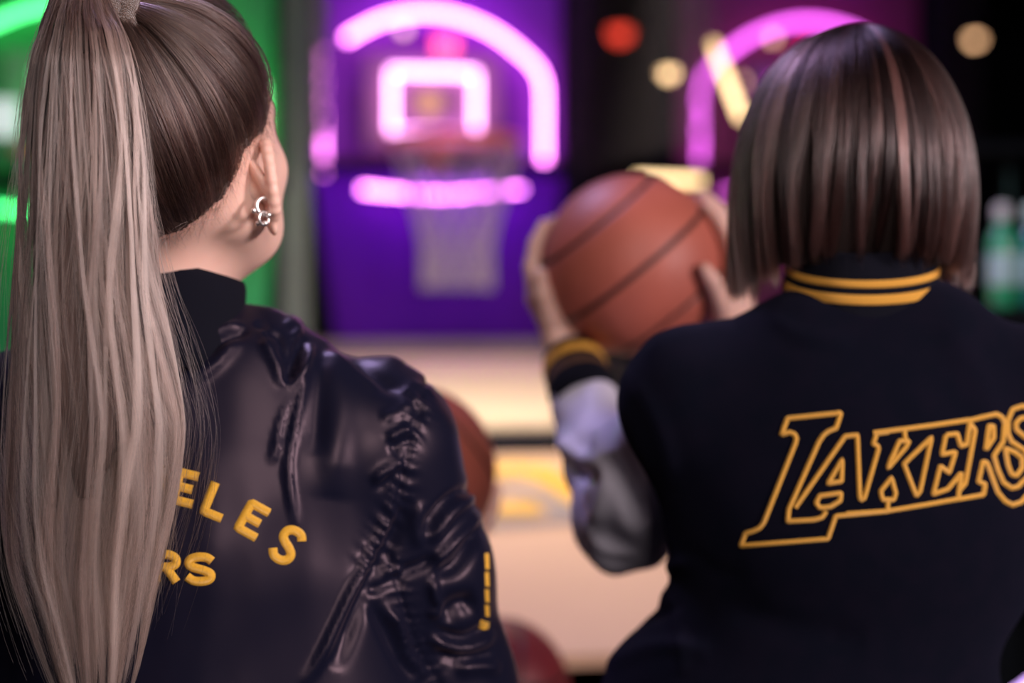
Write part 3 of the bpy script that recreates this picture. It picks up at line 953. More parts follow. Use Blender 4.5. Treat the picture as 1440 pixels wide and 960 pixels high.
# ---- embroidery that lies on a surface
def cast(bvh, px, py):
    D = Vector(((px - 720) / FPX, 1, -(py - HZ) / FPX)).normalized()
    loc, nor, i, dist = bvh.ray_cast(Vector((0, 0, CAMZ)), D)
    return (np.array(loc), np.array(nor)) if loc is not None else None
def stroke(bvh, path, wpx, h, closed=False, step=2.2, prof=5, wob_=0):
    """raised stitched band following a path (px of the traced lettering) laid on the cloth"""
    path = np.asarray(path, float)
    if closed: path = np.vstack([path, path[:1]])
    L = np.r_[0, np.cumsum(np.linalg.norm(np.diff(path, axis=0), axis=1))]
    n = max(3, int(L[-1] / step)); s = np.linspace(0, L[-1], n)
    c = np.stack([np.interp(s, L, path[:, i]) for i in (0, 1)], 1)
    t = np.gradient(c, axis=0)
    if closed: t[0] = t[-1] = c[1] - c[-2]
    t /= np.linalg.norm(t, axis=1)[:, None] + 1e-9
    nn = np.stack([-t[:, 1], t[:, 0]], 1)
    V, ok = [], True
    us = np.linspace(-1, 1, prof)
    for k in range(n):
        for u in us:
            e = c[k] + nn[k] * u * wpx / 2
            r = cast(bvh, *e)
            if r is None: return None
            V.append(r[0] + r[1] * (h * (1 - u * u) ** .5 if abs(u) < 1 else -.0006))
    F = [(k * prof + j, k * prof + j + 1, (k + 1) * prof + j + 1, (k + 1) * prof + j) for k in range(n - 1) for j in range(prof - 1)]
    return np.array(V), F
def stitch_mat(name, c, c2):
    m = mat(name, c, .45, noise=(700, .6), col2=c2, bump=(650, .5, 'DIAGONAL', .0008), sheen=.3, sheen_tint=(1, .8, .4))
    return m
M_thread = stitch_mat('yellow_thread', (.80, .44, .035), (.60, .30, .02))
S_ = [(.92, .86), (.72, 1.0), (.38, 1.0), (.12, .86), (.12, .64), (.36, .53), (.66, .45), (.90, .32), (.88, .12), (.64, 0), (.30, 0), (.06, .16)]
GLY = {
    'E': [[(.92, 1), (.12, 1), (.12, 0), (.95, 0)], [(.12, .5), (.80, .5)]],
    'L': [[(.12, 1.05), (.12, 0), (.95, 0)]],
    'S': [S_],
    'R': [[(.12, -.08), (.12, 1), (.62, 1), (.88, .86), (.88, .62), (.62, .5), (.12, .5)], [(.52, .48), (.95, -.08)]],
    'G': [[(.92, .85), (.65, 1), (.35, 1), (.1, .8), (.1, .2), (.35, 0), (.65, 0), (.92, .15), (.92, .48), (.55, .48)]],
    'N': [[(.1, -.08), (.1, 1.05)], [(.1, 1.0), (.9, 0)], [(.9, -.05), (.9, 1.08)]],
    'K': [[(.1, -.08), (.1, 1.08)], [(.92, 1.05), (.14, .45)], [(.38, .62), (.98, -.06)]],
}
def letter(ch, cx_, cy_, wd, ht, ang, mt, parent, bvh, sw=14.5):
    a = math.radians(ang); parts = []
    for st in GLY[ch]:
        st = np.array(st, float)
        if ch in 'SGR' and len(st) > 4:
            st = spline(st, 40) if ch != 'R' else np.vstack([st[:2], spline(st[2:6], 16), st[6:]])
        lx = (st[:, 0] - .5) * (wd - sw * .6); ly = -(st[:, 1] - .5) * (ht - sw)
        q = np.stack([cx_ + lx * math.cos(a) - ly * math.sin(a), cy_ + lx * math.sin(a) + ly * math.cos(a)], 1)
        r = stroke(bvh, q, sw, .0022)
        if r: parts.append(r)
    if parts: mesh('letter_' + ch.lower(), *join(parts), mt, parent, True, label='yellow embroidered letter ' + ch)
for ch, x, y, wd, ht, an in (('N', 172, 664, 40, 46, -2), ('G', 213, 670, 40, 46, 6), ('E', 261, 686, 43, 54, 14), ('L', 306, 704, 42, 56, 22), ('E', 356, 731, 44, 54, 29),
                             ('S', 404, 766, 40, 60, 37), ('K', 148, 790, 42, 48, -2), ('E', 192, 794, 40, 48, 0), ('R', 233, 797, 44, 50, 2), ('S', 281, 800, 48, 48, 3)):
    letter(ch, x, y, wd, ht, an, M_thread, JA, BVA)
# stripe of lettering down the sleeve edge
parts = []
for y0, y1 in ((778, 800), (804, 824), (828, 846), (850, 866)):
    r = stroke(BVA, [(684, y0), (685, y1)], 5, .0018)
    if r: parts.append(r)
r = stroke(BVA, [(682, 872), (680, 884)], 15, .0022)
if r: parts.append(r)
if parts: mesh('sleeve_embroidery', *join(parts), M_thread, JA, True, label='yellow embroidered marks down the sleeve edge')
M_iris = mat('brown_iris', (.05, .025, .015), .2)
M_brow = mat('eyebrow_hair', (.03, .018, .012), .8)
def eyes(M, H, sc, rt):
    for s in (-1, 1):
        c = np.array([s * .031, .0795, .0185])
        prof = lambda r: [(r * math.sin(a), -r * math.cos(a)) for a in np.linspace(.12, 3.02, 12)]
        V, F = lathe(prof(.0122), c, 18, (0, 1, 0)); e = mesh('eye', (V * sc) @ M.T + H, F, M_eye, rt)
        V, F = lathe([(.0056, 0), (.0050, .0012), (.002, .0016)], c + np.array([0, .0112, 0]), 16, (0, 1, 0))
        mesh('iris', (V * sc) @ M.T + H, F, M_iris, e)
        b = spline([(s * .016, .101, .036), (s * .030, .097, .041), (s * .046, .084, .037)], 10)
        V, F = tube(b, np.linspace(.0032, .0016, 10), 8)
        mesh('eyebrow', (V * sc) @ M.T + H, F, M_brow, rt)
eyes(MA, HA, HS, A)
lower_clothes(A, AC, AY + .02)

# ---- earrings
M_silver = mat('polished_silver', (.95, .92, .90), .32, metal=1)
def headpt(M, H, p): return np.array(p) @ M.T + H
def near_px(px, py, d): return P(px, py, d)
ring_c = near_px(372, 290, 1.366)
def hoop(c, R, r, tilt, lab, full=6.28):
    th = np.linspace(0, full, 28)
    pts = np.stack([R * np.cos(th), 0 * th, R * np.sin(th)], 1) @ tilt.T + c
    mesh('earring', *tube(pts, r, 10, closed=full > 6.2), M_silver, A, True, label=lab)
hoop(ring_c, .0068, .0019, rotz(.5), 'chunky silver hoop earring in the ear lobe')
hoop(near_px(371, 307, 1.362), .0052, .0013, rotz(.9), 'thin silver hoop earring below the chunky one')
for (x, y) in ((357, 296), (363, 314), (373, 314), (378, 302)):
    p = near_px(x, y, 1.362)
    V, F = lathe([(.0023 * math.sin(t), -.0023 * math.cos(t)) for t in np.linspace(.15, 3.0, 7)], p, 12)
    mesh('ear_stud', V, F, M_silver, A, True, label='small silver ball stud')
# ---------------------------------------------------------------- hair A
M_hairbase_a = mat('dark_hair_base', (.030, .017, .014), .55, spec=.3)
M_hair_scalp = hair_mat('brown_hair', (.020, .010, .009), (.30, .20, .16), .24)
M_hair_tail = hair_mat('ash_blonde_hair', (.035, .020, .017), (.57, .39, .33), .30)

def skull_radius(dirs, M, H, sc, c=(0, -.008, .045)):
    """radius of the head from its centre along unit directions (head frame)"""
    c = np.array(c); r = np.full(len(dirs), .14)
    for _ in range(14):
        p = c + dirs * r[:, None]
        d = head_sdf((p[:, 0].astype(np.float32), p[:, 1].astype(np.float32), p[:, 2].astype(np.float32)))
        r = r - d * .8
    return r
SKC = np.array([0, -.008, .045])
HL_Y = [-1, -.60, -.42, -.30, -.17, -.05, .20, .40, .60, .80, 1.0]
HL_Z = [-.80, -.72, -.63, -.53, -.34, -.18, -.16, -.12, .04, .36, .62]
def hairline(d, m=0.):
    """True where hair grows (unit directions in the head frame about the skull centre)"""
    return d[:, 2] > np.interp(d[:, 1], HL_Y, HL_Z) + m
def cap_mesh(M, H, sc, thick, sm=.0):
    def f(X):
        d = head_sdf(X) - np.float32(thick)
        return smax(d, -(ell(X, SKC, (.01, .01, .01)) * 0 + 1) , .002) if False else d
    V, F = surf(f, (-.10, -.13, -.13), (.10, .13, .16), .0025)
    dv = V - SKC; dv /= np.linalg.norm(dv, axis=1)[:, None]
    keep = hairline(dv, .05 + .03 * np.sin(dv[:, 0] * 70) * np.sin(dv[:, 1] * 90))
    Fk = F[keep[F].all(1)]
    use = np.unique(Fk); mp = np.full(len(V), -1); mp[use] = np.arange(len(use))
    return (V[use] * sc) @ M.T + H, mp[Fk]
V, F = cap_mesh(MA, HA, HS, .0016)
hairA = mesh('hair', V, F, M_hairbase_a, A, label='dark brown hair combed tightly up to the tie')
TIE = P(166, 30, 1.318)
tie_h = (TIE - HA) @ MA / HS                 # tie in the head frame
td = tie_h - SKC; tie_r = np.linalg.norm(td); td = td / tie_r
def scalp_strands(n, seed, off0=.0016, spread=.010):
    g = np.random.default_rng(seed)
    d = g.normal(size=(n * 6, 3)); d /= np.linalg.norm(d, axis=1)[:, None]
    d = d[hairline(d)][:n]
    K = 16; t = np.linspace(0, 1, K)
    ang = np.arccos(np.clip(d @ td, -1, 1))
    keep = ang > .12; d = d[keep]; ang = ang[keep]
    # clumped end directions near the tie
    az = np.arctan2(*( (d - (d @ td)[:, None] * td) @ np.stack([np.cross(td, [0, 1, 0]) / np.linalg.norm(np.cross(td, [0, 1, 0])), np.cross(td, np.cross(td, [0, 1, 0])) / np.linalg.norm(np.cross(td, [0, 1, 0]))], 1)).T)
    cl = np.round(az * 16 + g.normal(0, .25, len(az)))
    T = t[None, :]
    s = np.sin(ang)[:, None]
    A_ = np.sin((1 - T) * ang[:, None]) / s; B_ = np.sin(T * ang[:, None]) / s
    D = A_[..., None] * d[:, None, :] + B_[..., None] * td
    side = np.cross(d, td); side /= np.linalg.norm(side, axis=1)[:, None]
    bow = (.10 * np.sin(cl * 12.9898) * .35 + g.normal(0, .02, len(cl)))[:, None] * np.sin(np.pi * T)
    droop = np.array([0, 0, -1.]) * (.16 * np.sin(np.pi * T) * np.minimum(1, ang[:, None] / 1.4))[..., None]   # hair sags a little under its own weight
    D = D + bow[..., None] * side[:, None, :] + droop
    D /= np.linalg.norm(D, axis=2)[..., None]
    R = skull_radius(D.reshape(-1, 3), None, None, 1).reshape(len(d), K)
    lift = off0 + g.uniform(0, .0045, len(d))[:, None] + .005 * (np.sin(cl * 7.13)[:, None] + .6) * np.sin(np.pi * T) ** .5
    R = R + lift * (1 - np.exp(-T * 12)) * 1.0
    endm = np.clip((T - .80) / .20, 0, 1) ** 1.5
    R = R * (1 - endm) + (tie_r + g.normal(0, .0015, len(d))[:, None]) * endm
    p = SKC + D * R[..., None]
    tone = .05 + .20 * np.sin(cl * 3.7) + g.normal(0, .12, len(d)) + .5 * (g.uniform(0, 1, len(d)) > .92)
    ton = np.clip(tone[:, None] + .30 * np.clip((T - .35) / .6, 0, 1) ** 2, 0, 1)
    return (p * HS) @ MA.T + HA, ton
pts, ton = scalp_strands(9000, 3)
strands('hair_strands', pts, ton, .00016, M_hair_scalp, hairA, .8)
# baby hairs at the nape and round the ear
g = np.random.default_rng(5)
n = 1100; d = g.normal(size=(40000, 3)); d /= np.linalg.norm(d, axis=1)[:, None]
edge = hairline(d) & ~hairline((lambda q: q / np.linalg.norm(q, axis=1)[:, None])(d + np.array([0, .05, -.16])))
d = d[edge][:n]; n = len(d)
t = np.linspace(0, 1, 8)
dirn = np.stack([g.normal(0, .3, n), g.normal(-.1, .3, n), -g.uniform(.1, 1, n)], 1) * g.uniform(.08, .42, n)[:, None]
D = d[:, None, :] + t[None, :, None] * dirn[:, None, :] ; D /= np.linalg.norm(D, axis=2)[..., None]
R = skull_radius(D.reshape(-1, 3), None, None, 1).reshape(n, 8) + .002 + g.uniform(0, .008, n)[:, None] * t ** 2
strands('loose_baby_hairs', ((SKC + D * R[..., None]) * HS) @ MA.T + HA, g.uniform(.05, .4, n), .00014, M_hair_scalp, hairA, .3)

# ---- scrunchie
M_scr = mat('tan_towelling', (.13, .075, .05), .95, bump=(900, 1., 'voronoi', .003), sheen=.4)
tax = nrm(np.array([-.86, -.40, .12]))
for k, (off, R_, r_) in enumerate(((0., .0205, .0085), (.012, .0195, .0085))):
    c = TIE + tax * (off - .002); e1 = nrm(np.cross(tax, (0, 0, 1))); e2 = np.cross(tax, e1)
    th = np.linspace(0, 2 * np.pi, 48, endpoint=False)
    rr = r_ * (1 + .10 * np.sin(th * 9 + k) + .06 * np.sin(th * 17))
    mesh('hair_tie', *tube([c + R_ * (e1 * math.cos(a) + 1.25 * e2 * math.sin(a)) for a in th], rr, 14, closed=True), M_scr, A, True, label='tan towelling hair tie')

# ---- ponytail
LY = np.array([-6, 30, 90, 150, 220, 300, 400, 500, 600, 700, 800, 870, 960, 1060])
LX = np.array([92, 54, 40, 34, 30, 28, 20, 12, 6, 2, 12, 38, 70, 118.])
RX = np.array([150, 172, 190, 200, 208, 212, 220, 240, 256, 242, 222, 208, 188, 150.])
_ys = np.linspace(-6, 1060, 534); _k = np.exp(-(np.arange(-40, 41) / 18.) ** 2); _k /= _k.sum()
LX, RX = [np.convolve(np.pad(np.interp(_ys, LY, q), 40, 'reflect', reflect_type='odd'), _k, 'valid') for q in (LX, RX)]
LY = _ys
def tail(n, seed, d_mid, thick, clumps, amp, wisps=0.):
    g = np.random.default_rng(seed)
    K = 34
    cu = np.sort(g.uniform(0, 1, clumps)); cv = g.uniform(0, 1, clumps); ct = g.normal(.44, .36, clumps)
    c1, c2, cph, cfr = g.uniform(-1, 1, clumps), g.uniform(-1, 1, clumps), g.uniform(0, 6.28, clumps), g.uniform(.8, 1.7, clumps)
    cend = g.uniform(800, 1040, clumps)
    ci = g.integers(0, clumps, n)
    u0 = np.clip(g.uniform(0, 1, n), 0, 1)
    ci = np.array([np.argmin(np.abs(cu - a) + g.uniform(0, .05)) for a in u0])
    v0 = g.uniform(0, 1, n)
    t = np.linspace(0, 1, K)[None, :]
    end = cend[ci] + g.normal(0, 40, n) - 160 * np.abs(2 * u0 - 1) ** 2 * g.uniform(.2, 1, n)
    s = t * 1.0
    y = -6 + (end[:, None] + 6) * s
    # gather towards the clump centre as it goes down
    gat = (.30 + .55 * np.clip(s * 1.3, 0, 1)) * (.6 + .4 * g.uniform(0, 1, n))[:, None]
    u = u0[:, None] * (1 - gat) + cu[ci][:, None] * gat
    v = v0[:, None] * (1 - gat * .8) + cv[ci][:, None] * gat * .8
    # clumps wander across each other
    u = u + (c1[ci][:, None] * .12 * np.sin(s * 3.1 * cfr[ci][:, None] + cph[ci][:, None]) + c2[ci][:, None] * .05 * np.sin(s * 7.5 + cph[ci][:, None] * 2)) * np.clip(s * 3, 0, 1) * amp
    u = u + g.normal(0, .012, n)[:, None] * s + wisps * (g.normal(0, .12, n)[:, None] * s ** 2 + g.normal(0, .03, n)[:, None] * np.sin(s * 9 + g.uniform(0, 6, n)[:, None]))
    L = np.interp(y, LY, LX); Rr = np.interp(y, LY, RX)
    if not wisps: u = np.clip(u, -.02 + .01 * v, 1.03)
    x = L + (Rr - L) * u
    # cross-section: rounded in depth
    ht = np.sqrt(np.clip(1 - (2 * np.clip(u, 0, 1) - 1) ** 2, .04, 1))
    d = d_mid + (v - .5) * 2 * thick * ht * np.interp(y, [0, 60, 200, 700, 1000], [.7, .9, 1, .9, .5]) 
    d = d + np.interp(y, [0, 80, 300, 600, 1000], [.022, .004, 0, .006, .012])
    # leaves the tie first: blend the top of each strand into the tie
    q = np.stack([(x - 720) / FPX * d, d, CAMZ - (y - HZ) / FPX * d], -1)
    e = g.normal(0, .0085, (n, 2)); e1 = nrm(np.cross(tax, (0, 0, 1))); e2 = np.cross(tax, e1)
    a0 = TIE + e[:, :1] * e1 + e[:, 1:] * e2
    lead = 9
    tl = np.linspace(0, 1, lead, endpoint=False)[None, :, None]
    j = q[:, 2]; m1 = a0 + tax * .030 + (e[:, 1:] * 1.2) * e2 + np.array([0, 0, .012]) * (1 - u0)[:, None]
    tan = (q[:, 3] - q[:, 2]); tan /= np.linalg.norm(tan, axis=1)[:, None]
    m2 = j - tan * (.018 + .02 * (1 - u0))[:, None]
    m1 = m1 + tax * .02 * (1 - u0)[:, None]
    b = (1 - tl) ** 3 * a0[:, None] + 3 * (1 - tl) ** 2 * tl * m1[:, None] + 3 * (1 - tl) * tl ** 2 * m2[:, None] + tl ** 3 * j[:, None]
    pts = np.concatenate([b, q[:, 2:]], 1)
    sc = np.linspace(0, 1, pts.shape[1])[None, :]
    tone = ct[ci][:, None] + g.normal(0, .13, n)[:, None] + .18 * np.clip(sc * 2 - .2, 0, 1) - .34 * np.clip(1 - sc * 2.6, 0, 1)
    return pts, tone
pts, ton = tail(10000, 21, 1.262, .030, 64, 1.7)
# dark core that the strands lie on
yy = np.linspace(75, 700, 40); core = []
V, F = [], []
for y in yy:
    L, Rr = np.interp(y, LY, LX), np.interp(y, LY, RX)
    cxp, hw = (L + Rr) / 2, (Rr - L) / 2 * .80 * np.interp(y, [75, 200, 500, 700], [.35, 1, .85, .15])
    for j in range(18):
        a = 2 * np.pi * j / 18
        V.append(P(cxp + hw * math.cos(a), y, 1.270 + .018 * math.sin(a)))
for k in range(39):
    for j in range(18): F.append((k * 18 + j, k * 18 + (j + 1) % 18, (k + 1) * 18 + (j + 1) % 18, (k + 1) * 18 + j))
F += [tuple(range(18)), tuple(39 * 18 + j for j in range(18))[::-1]]
tailo = mesh('ponytail', np.array(V), F, mat('ash_hair_base', (.10, .065, .055), .7), A, label='long ash blonde ponytail')
strands('ponytail_strands', pts, ton, .00017, M_hair_tail, tailo, .45)
pts, ton = tail(800, 33, 1.258, .036, 60, 1.3, 1.0)
strands('flyaway_strands', pts, ton, .00009, M_hair_tail, tailo, .5)
# ================================================================== PERSON B (dark bob, wool jacket)
BCX, BY = .318, 1.55
HB = np.array([.316, 1.565, 1.500]); MB_ = rotz(math.radians(6)) @ rotx(math.radians(8))
B = root('person', 'person with a dark bob in a navy wool jacket with outlined yellow lettering, ball raised', 'person', (BCX, BY, 0), 'two people seen from behind')
wrB = {-1: tuple(P(806, 512, 1.925)), 1: tuple(BB_C + np.array([.120, -.02, -.080]))}
elB = {-1: tuple(P(882, 733, 1.74)), 1: (.44, 1.81, 1.20)}
V1, F1b = world_head(MB_, HB, .0025, (HB + np.array([0, -.01, -.02]), (BCX, 1.56, 1.33), .046, .052), 1.0)
parts = [(V1, F1b)]
for s in (1, -1): parts.append(ear(s, MB_, HB))
fl, lo, hi = hand_sdf(BB_C, BB_R, wrB[-1],
    [((-.95, .02, -.34), (-.93, .08, .42)), ((-.86, .33, -.32), (-.82, .40, .46)), ((-.74, .55, -.36), (-.68, .62, .38)), ((-.60, .70, -.42), (-.52, .82, .18))],
    ((-.80, -.12, -.82), (-.93, -.34, -.10)), .0084)
hL = surf(fl, lo, hi, .0028)
fr_, lo, hi = hand_sdf(BB_C, BB_R, wrB[1],
    [((.95, -.30, .02), (.72, -.40, .60)), ((.99, -.05, .08), (.72, -.10, .70)), ((.97, .22, .05), (.70, .20, .68)), ((.9, .42, -.06), (.70, .46, .52))],
    ((.95, -.42, -.50), (.62, -.76, -.06)), .0084)
hR = surf(fr_, lo, hi, .0028)
ubB = surf(under_body(BCX - .03, BY + .01, 1.385, 1.30, .185, elB, wrB), (BCX - .36, 1.38, .0), (BCX + .34, 2.0, 1.42), .012)
mesh('body', *jn(parts + [hL, hR, ubB]), M_skin, B)

eyes(MB_, HB, 1., B)
M_wool = mat('navy_wool', (.0020, .0026, .0068), .95, spec=.05, sheen=.03, sheen_tint=(.45, .45, .9), sheen_rough=.6, noise=(40, .5), col2=(.0045, .0035, .009), bump=(1100, .5, 'noise', .0012))
M_leather = mat('pale_grey_leather', (.62, .60, .70), .5, spec=.4, noise=(7, .2), col2=(.55, .52, .60), bump=(420, .12, 'voronoi', .0008))
def jacketB(X):
    d = ell(X, (BCX - .006, 1.555, 1.215), (.174, .128, .17))
    d = smin(d, cap(X, (BCX - .158, 1.545, 1.314), (BCX + .165, 1.545, 1.318), .066), .06)
    d = smin(d, cap(X, (BCX - .045, 1.530, 1.372), (BCX + .05, 1.530, 1.378), .044), .06)
    d = smin(d, ell(X, (BCX - .053, 1.57, .99), (.195, .150, .175)), .05)
    d = smax(d, -(X[2] - np.float32(.86) + 0 * X[0] + 0 * X[1]), .02)
    return d
VK, FK = surf(jacketB, (BCX - .30, 1.38, .84), (BCX + .30, 1.76, 1.46), .004)
VK = relax(VK, FK, 2)
VK, NK = folds(VK, FK, [
    ([(905, 500), (960, 470), (1030, 450)], 16, .004, ''), ([(880, 520), (925, 600), (950, 690)], 14, .005, ''),
    ([(860, 840), (930, 800), (990, 790)], 12, .006, ''), ([(855, 900), (900, 870), (960, 850)], 10, -.006, ''),
    ([(850, 940), (920, 910), (1000, 915)], 12, .006, ''), ([(930, 820), (955, 880), (960, 950)], 12, .005, ''),
    ([(1010, 840), (1100, 880), (1220, 900)], 22, -.005, ''), ([(1080, 440), (1130, 470), (1200, 480)], 14, .003, ''),
    ([(1330, 440), (1370, 520), (1400, 600)], 24, .004, ''), ([(960, 770), (1000, 800), (1050, 815)], 14, -.004, '')], 1.7)
VK += NK * (.0016 * wob(VK, 26, 9))[:, None]
JB = mesh('jacket', VK, FK, M_wool, B, label='navy wool jacket body with pale leather sleeves')
BVB = BVHTree.FromPolygons([tuple(v) for v in VK], [tuple(int(i) for i in f) for f in FK])
# sleeves: pale leather
def sleeve(s, fold):
    sh = (BCX + s * .150, 1.575, 1.292); e = np.array(elB[s]); wv = np.array(wrB[s])
    ax = nrm(wv - e); we = wv - ax * .068
    def f(X):
        d = chain(X, [sh, (np.array(sh) + e) / 2 + np.array([s * .006, .01, 0]), e], [.056, .058, .053], .02)
        d2 = chain(X, [e, e * .5 + we * .5 + np.array([.004, 0, -.004]), we], [.053, .046, .036], .02)
        return smin(d, d2, .012)
    pts = np.array([sh, e, we])
    V, F = surf(f, pts.min(0) - .09, pts.max(0) + .09, .004)
    V = relax(V, F, 2); N = vnormals(V, F)
    if fold:
        V, N = folds(V, F, fold, 2.1)
    V = V + N * (.0028 * wob(V * np.array([1, 1, .8]), 60, 12))[:, None]
    mesh('sleeve', relax(V, F, 1, .4), F, M_leather, JB, label='pale grey leather sleeve')
    # knitted cuff with stripes
    u = nrm(np.cross(ax, (0, 1, 0))); v = np.cross(ax, u); Rm = np.stack([u, v, ax], 1)
    for nm, m, lv in (('cuff', M_knit, [(.039, -.058), (.0385, -.03), (.0355, -.005), (.034, .012), (.032, .024)]),
                      ('cuff_stripe', M_stripe, [(.0368, -.002), (.0366, .002), (.0362, .008), (.0356, .011)]),
                      ('cuff_stripe', M_stripe2, [(.0378, -.026), (.0378, -.022), (.0374, -.016), (.0372, -.013)])):
        V, F = ringband(wv - ax * .012, Rm, lv, 40, th=.003)
        mesh(nm, V, F, m, JB, True, label={'cuff': 'navy knit cuff'}.get(nm, 'yellow stripe on the knit cuff'))
M_stripe = mat('yellow_knit', (.72, .36, .045), .85, bump=(420, .6, 'X', .002))
M_stripe2 = mat('dim_yellow_knit', (.10, .045, .02), .9, bump=(420, .6, 'X', .002))
sleeve(-1, [([(858, 640), (878, 690), (905, 742)], 12, -.014, ''), ([(885, 560), (905, 640), (925, 700)], 12, .008, ''),
            ([(845, 600), (850, 680), (840, 750)], 11, .008, ''), ([(775, 600), (810, 640), (850, 650)], 10, .009, ''),
            ([(790, 640), (820, 670), (850, 668)], 8, -.009, ''), ([(870, 520), (890, 590), (915, 650)], 8, -.007, ''),
            ([(820, 720), (850, 770), (900, 780)], 9, .005, '')])
sleeve(1, [])

# collar: knit with two stripes
colc = (BCX - .001, 1.548, 1.412); ct_ = rotx(.22) @ roty(-.03)
V, F = ringband(colc, ct_, [(.075, -.022), (.073, -.01), (.070, .01), (.0675, .03), (.066, .045), (.064, .050)], th=.005)
mesh('collar', V, F, M_knit, JB, label='navy knit collar with two yellow stripes')
for r0, z0, z1 in ((.0708, .006, .0145), (.0685, .0205, .028)):
    V, F = ringband(colc, ct_, [(r0 + .0004, z0), (r0 + .0006, z0 + .001), (r0 - .0006, z1 - .001), (r0 - .0012, z1)], 90, th=.003)
    mesh('collar_stripe', V, F, M_stripe, JB, label='yellow stripe round the collar')

# ---- outlined lettering across the back (paths measured on the photograph, laid on the cloth)
def A_(p): return np.array([(1030 + x / 4.364, 560 + y / 4.364) for x, y in p])
def B_(p): return np.array([(1220 + x / 4.364, 550 + y / 4.364) for x, y in p])
M_trim = stitch_mat('yellow_trim', (.70, .36, .045), (.58, .29, .04))
SWD = 8.2
def outline(name, paths, label):
    parts = []
    for q, closed in paths:
        r = stroke(BVB, q, SWD, .0016, closed, 2.0)
        if r: parts.append(r)
    mesh(name, *join(parts), M_trim, JB, True, label=label)
outline('letter_l', [(A_([(960, 692), (632, 722), (585, 862), (50, 905), (80, 828), (130, 812), (165, 795), (190, 765), (385, 275), (392, 245), (380, 220), (350, 207), (300, 222), (337, 122), (665, 88),
                          (635, 182), (590, 200), (560, 222), (530, 265), (345, 680), (338, 755), (500, 745), (550, 730), (575, 690)]), False)], 'yellow outlined letter L with long foot')
outline('letter_a', [(A_([(385, 670), (690, 232), (765, 225), (780, 600), (788, 625), (808, 612), (895, 310), (890, 290), (862, 280), (885, 215), (960, 205)]), False),
                     (A_([(672, 375), (668, 508), (585, 522)]), True),
                     (A_([(535, 598), (665, 580), (660, 628), (600, 665), (535, 672), (512, 640)]), True)], 'yellow outlined letter A')
outline('letter_k', [(B_([(35, 255), (400, 208), (625, 175)]), False), (B_([(225, 235), (230, 295)]), False), (B_([(195, 305), (255, 305), (235, 342), (125, 472), (142, 420)]), True),
                     (B_([(392, 282), (222, 445), (298, 642), (322, 612)]), True), (B_([(145, 530), (172, 625), (160, 665), (92, 665), (80, 612)]), True), (B_([(125, 672), (120, 735)]), False),
                     (B_([(-130, 752), (120, 735), (350, 697), (560, 660)]), False)], 'yellow outlined letter K')
outline('letter_e', [(B_([(480, 268), (550, 260), (572, 338), (608, 325), (628, 190)]), False), (B_([(480, 268), (455, 388), (540, 372), (500, 500), (446, 458), (402, 632), (492, 600), (575, 500), (555, 660)]), False)],
        'yellow outlined letter E')
outline('letter_r', [(B_([(625, 178), (700, 160), (790, 140), (825, 158), (842, 195), (832, 310), (775, 395), (800, 480), (835, 560), (885, 595), (925, 585), (955, 550)]), False),
                     (B_([(632, 200), (660, 240), (600, 565), (565, 605)]), False), (B_([(745, 212), (772, 215), (775, 285), (725, 360)]), True),
                     (B_([(560, 662), (712, 635), (722, 570), (680, 555), (708, 430), (735, 440), (770, 540), (800, 620), (845, 675), (890, 698), (945, 680), (1010, 600)]), False)], 'yellow outlined letter R with sweeping tail')
outline('letter_s', [(B_([(845, 350), (905, 375), (948, 410), (950, 470), (915, 518), (885, 510), (862, 450)]), True),
                     (B_([(1060, 190), (1030, 110), (950, 90), (890, 110), (862, 180), (862, 260), (885, 310), (960, 360), (1005, 430), (990, 520), (955, 550)]), False),
                     (B_([(1010, 200), (985, 160), (940, 165), (910, 195), (912, 235), (960, 275), (1030, 330)]), False)], 'yellow outlined letter S cut by the frame edge')
lower_clothes(B, BCX - .055, BY + .02)

# ---------------------------------------------------------------- hair B: chin-length bob
M_hair_bob = hair_mat('dark_brown_bob', (.012, .006, .006), (.20, .105, .095), .22)
BD = 1.53
YD = np.linspace(30, 420, 391)
_u = np.clip(1 - (YD - 30) / 300, 0, 1)
WD = (.110 * (1 - _u ** 2.6) ** (1 / 2.05))
_k = np.exp(-(np.arange(-60, 61) / 26.) ** 2)
smo = lambda xs, ys: np.convolve(np.pad(np.interp(YD, xs, ys), 60, 'edge'), _k / _k.sum(), 'valid')
C1, C2, C3, C4, C5 = smo([200, 260, 320, 360, 395], [0, .04, .16, .34, .5]), smo([300, 390], [0, .10]), smo([30, 90, 200, 400], [.95, 1.0, 1.04, 1.0]), smo([200, 380], [0, 1]), 0
ZB = lambda y: CAMZ - (y - HZ) / FPX * BD
yk = np.array([30, 36, 44, 60, 90, 130, 170, 220, 270, 310, 350, 400.])
wk = np.array([0, 42, 66, 97, 130, 152, 163, 168, 170, 172, 172, 168.]) / FPX * BD
def bob_pt(phi, y, lay, dy=0.):
    """phi: 0 towards the camera, +-pi at the face; y: height as photo row at the head; lay 0 inner .. 1 outer"""
    wd = np.interp(y, YD, WD)
    back = np.maximum(np.cos(phi), 0)
    curl = np.interp(y + dy, YD, C1) * back ** .7 + np.interp(y, YD, C2) * (1 - back)
    dep = np.interp(y, YD, C3)
    k = (1 - curl) * (.90 + .10 * lay)
    xs = np.where(np.sin(phi) < 0, 1.05 + .02 * np.interp(y, YD, C4), .97)     # a little fuller on the left
    ks = np.where(back > .0, 1 - curl * .35, 1)
    x = wd * np.sin(phi) * xs * (.90 + .10 * lay) * ks
    yy = -wd * np.cos(phi) * dep * k
    return np.stack([HB[0] - .002 + x, BD + .02 + yy, ZB(y)], -1)
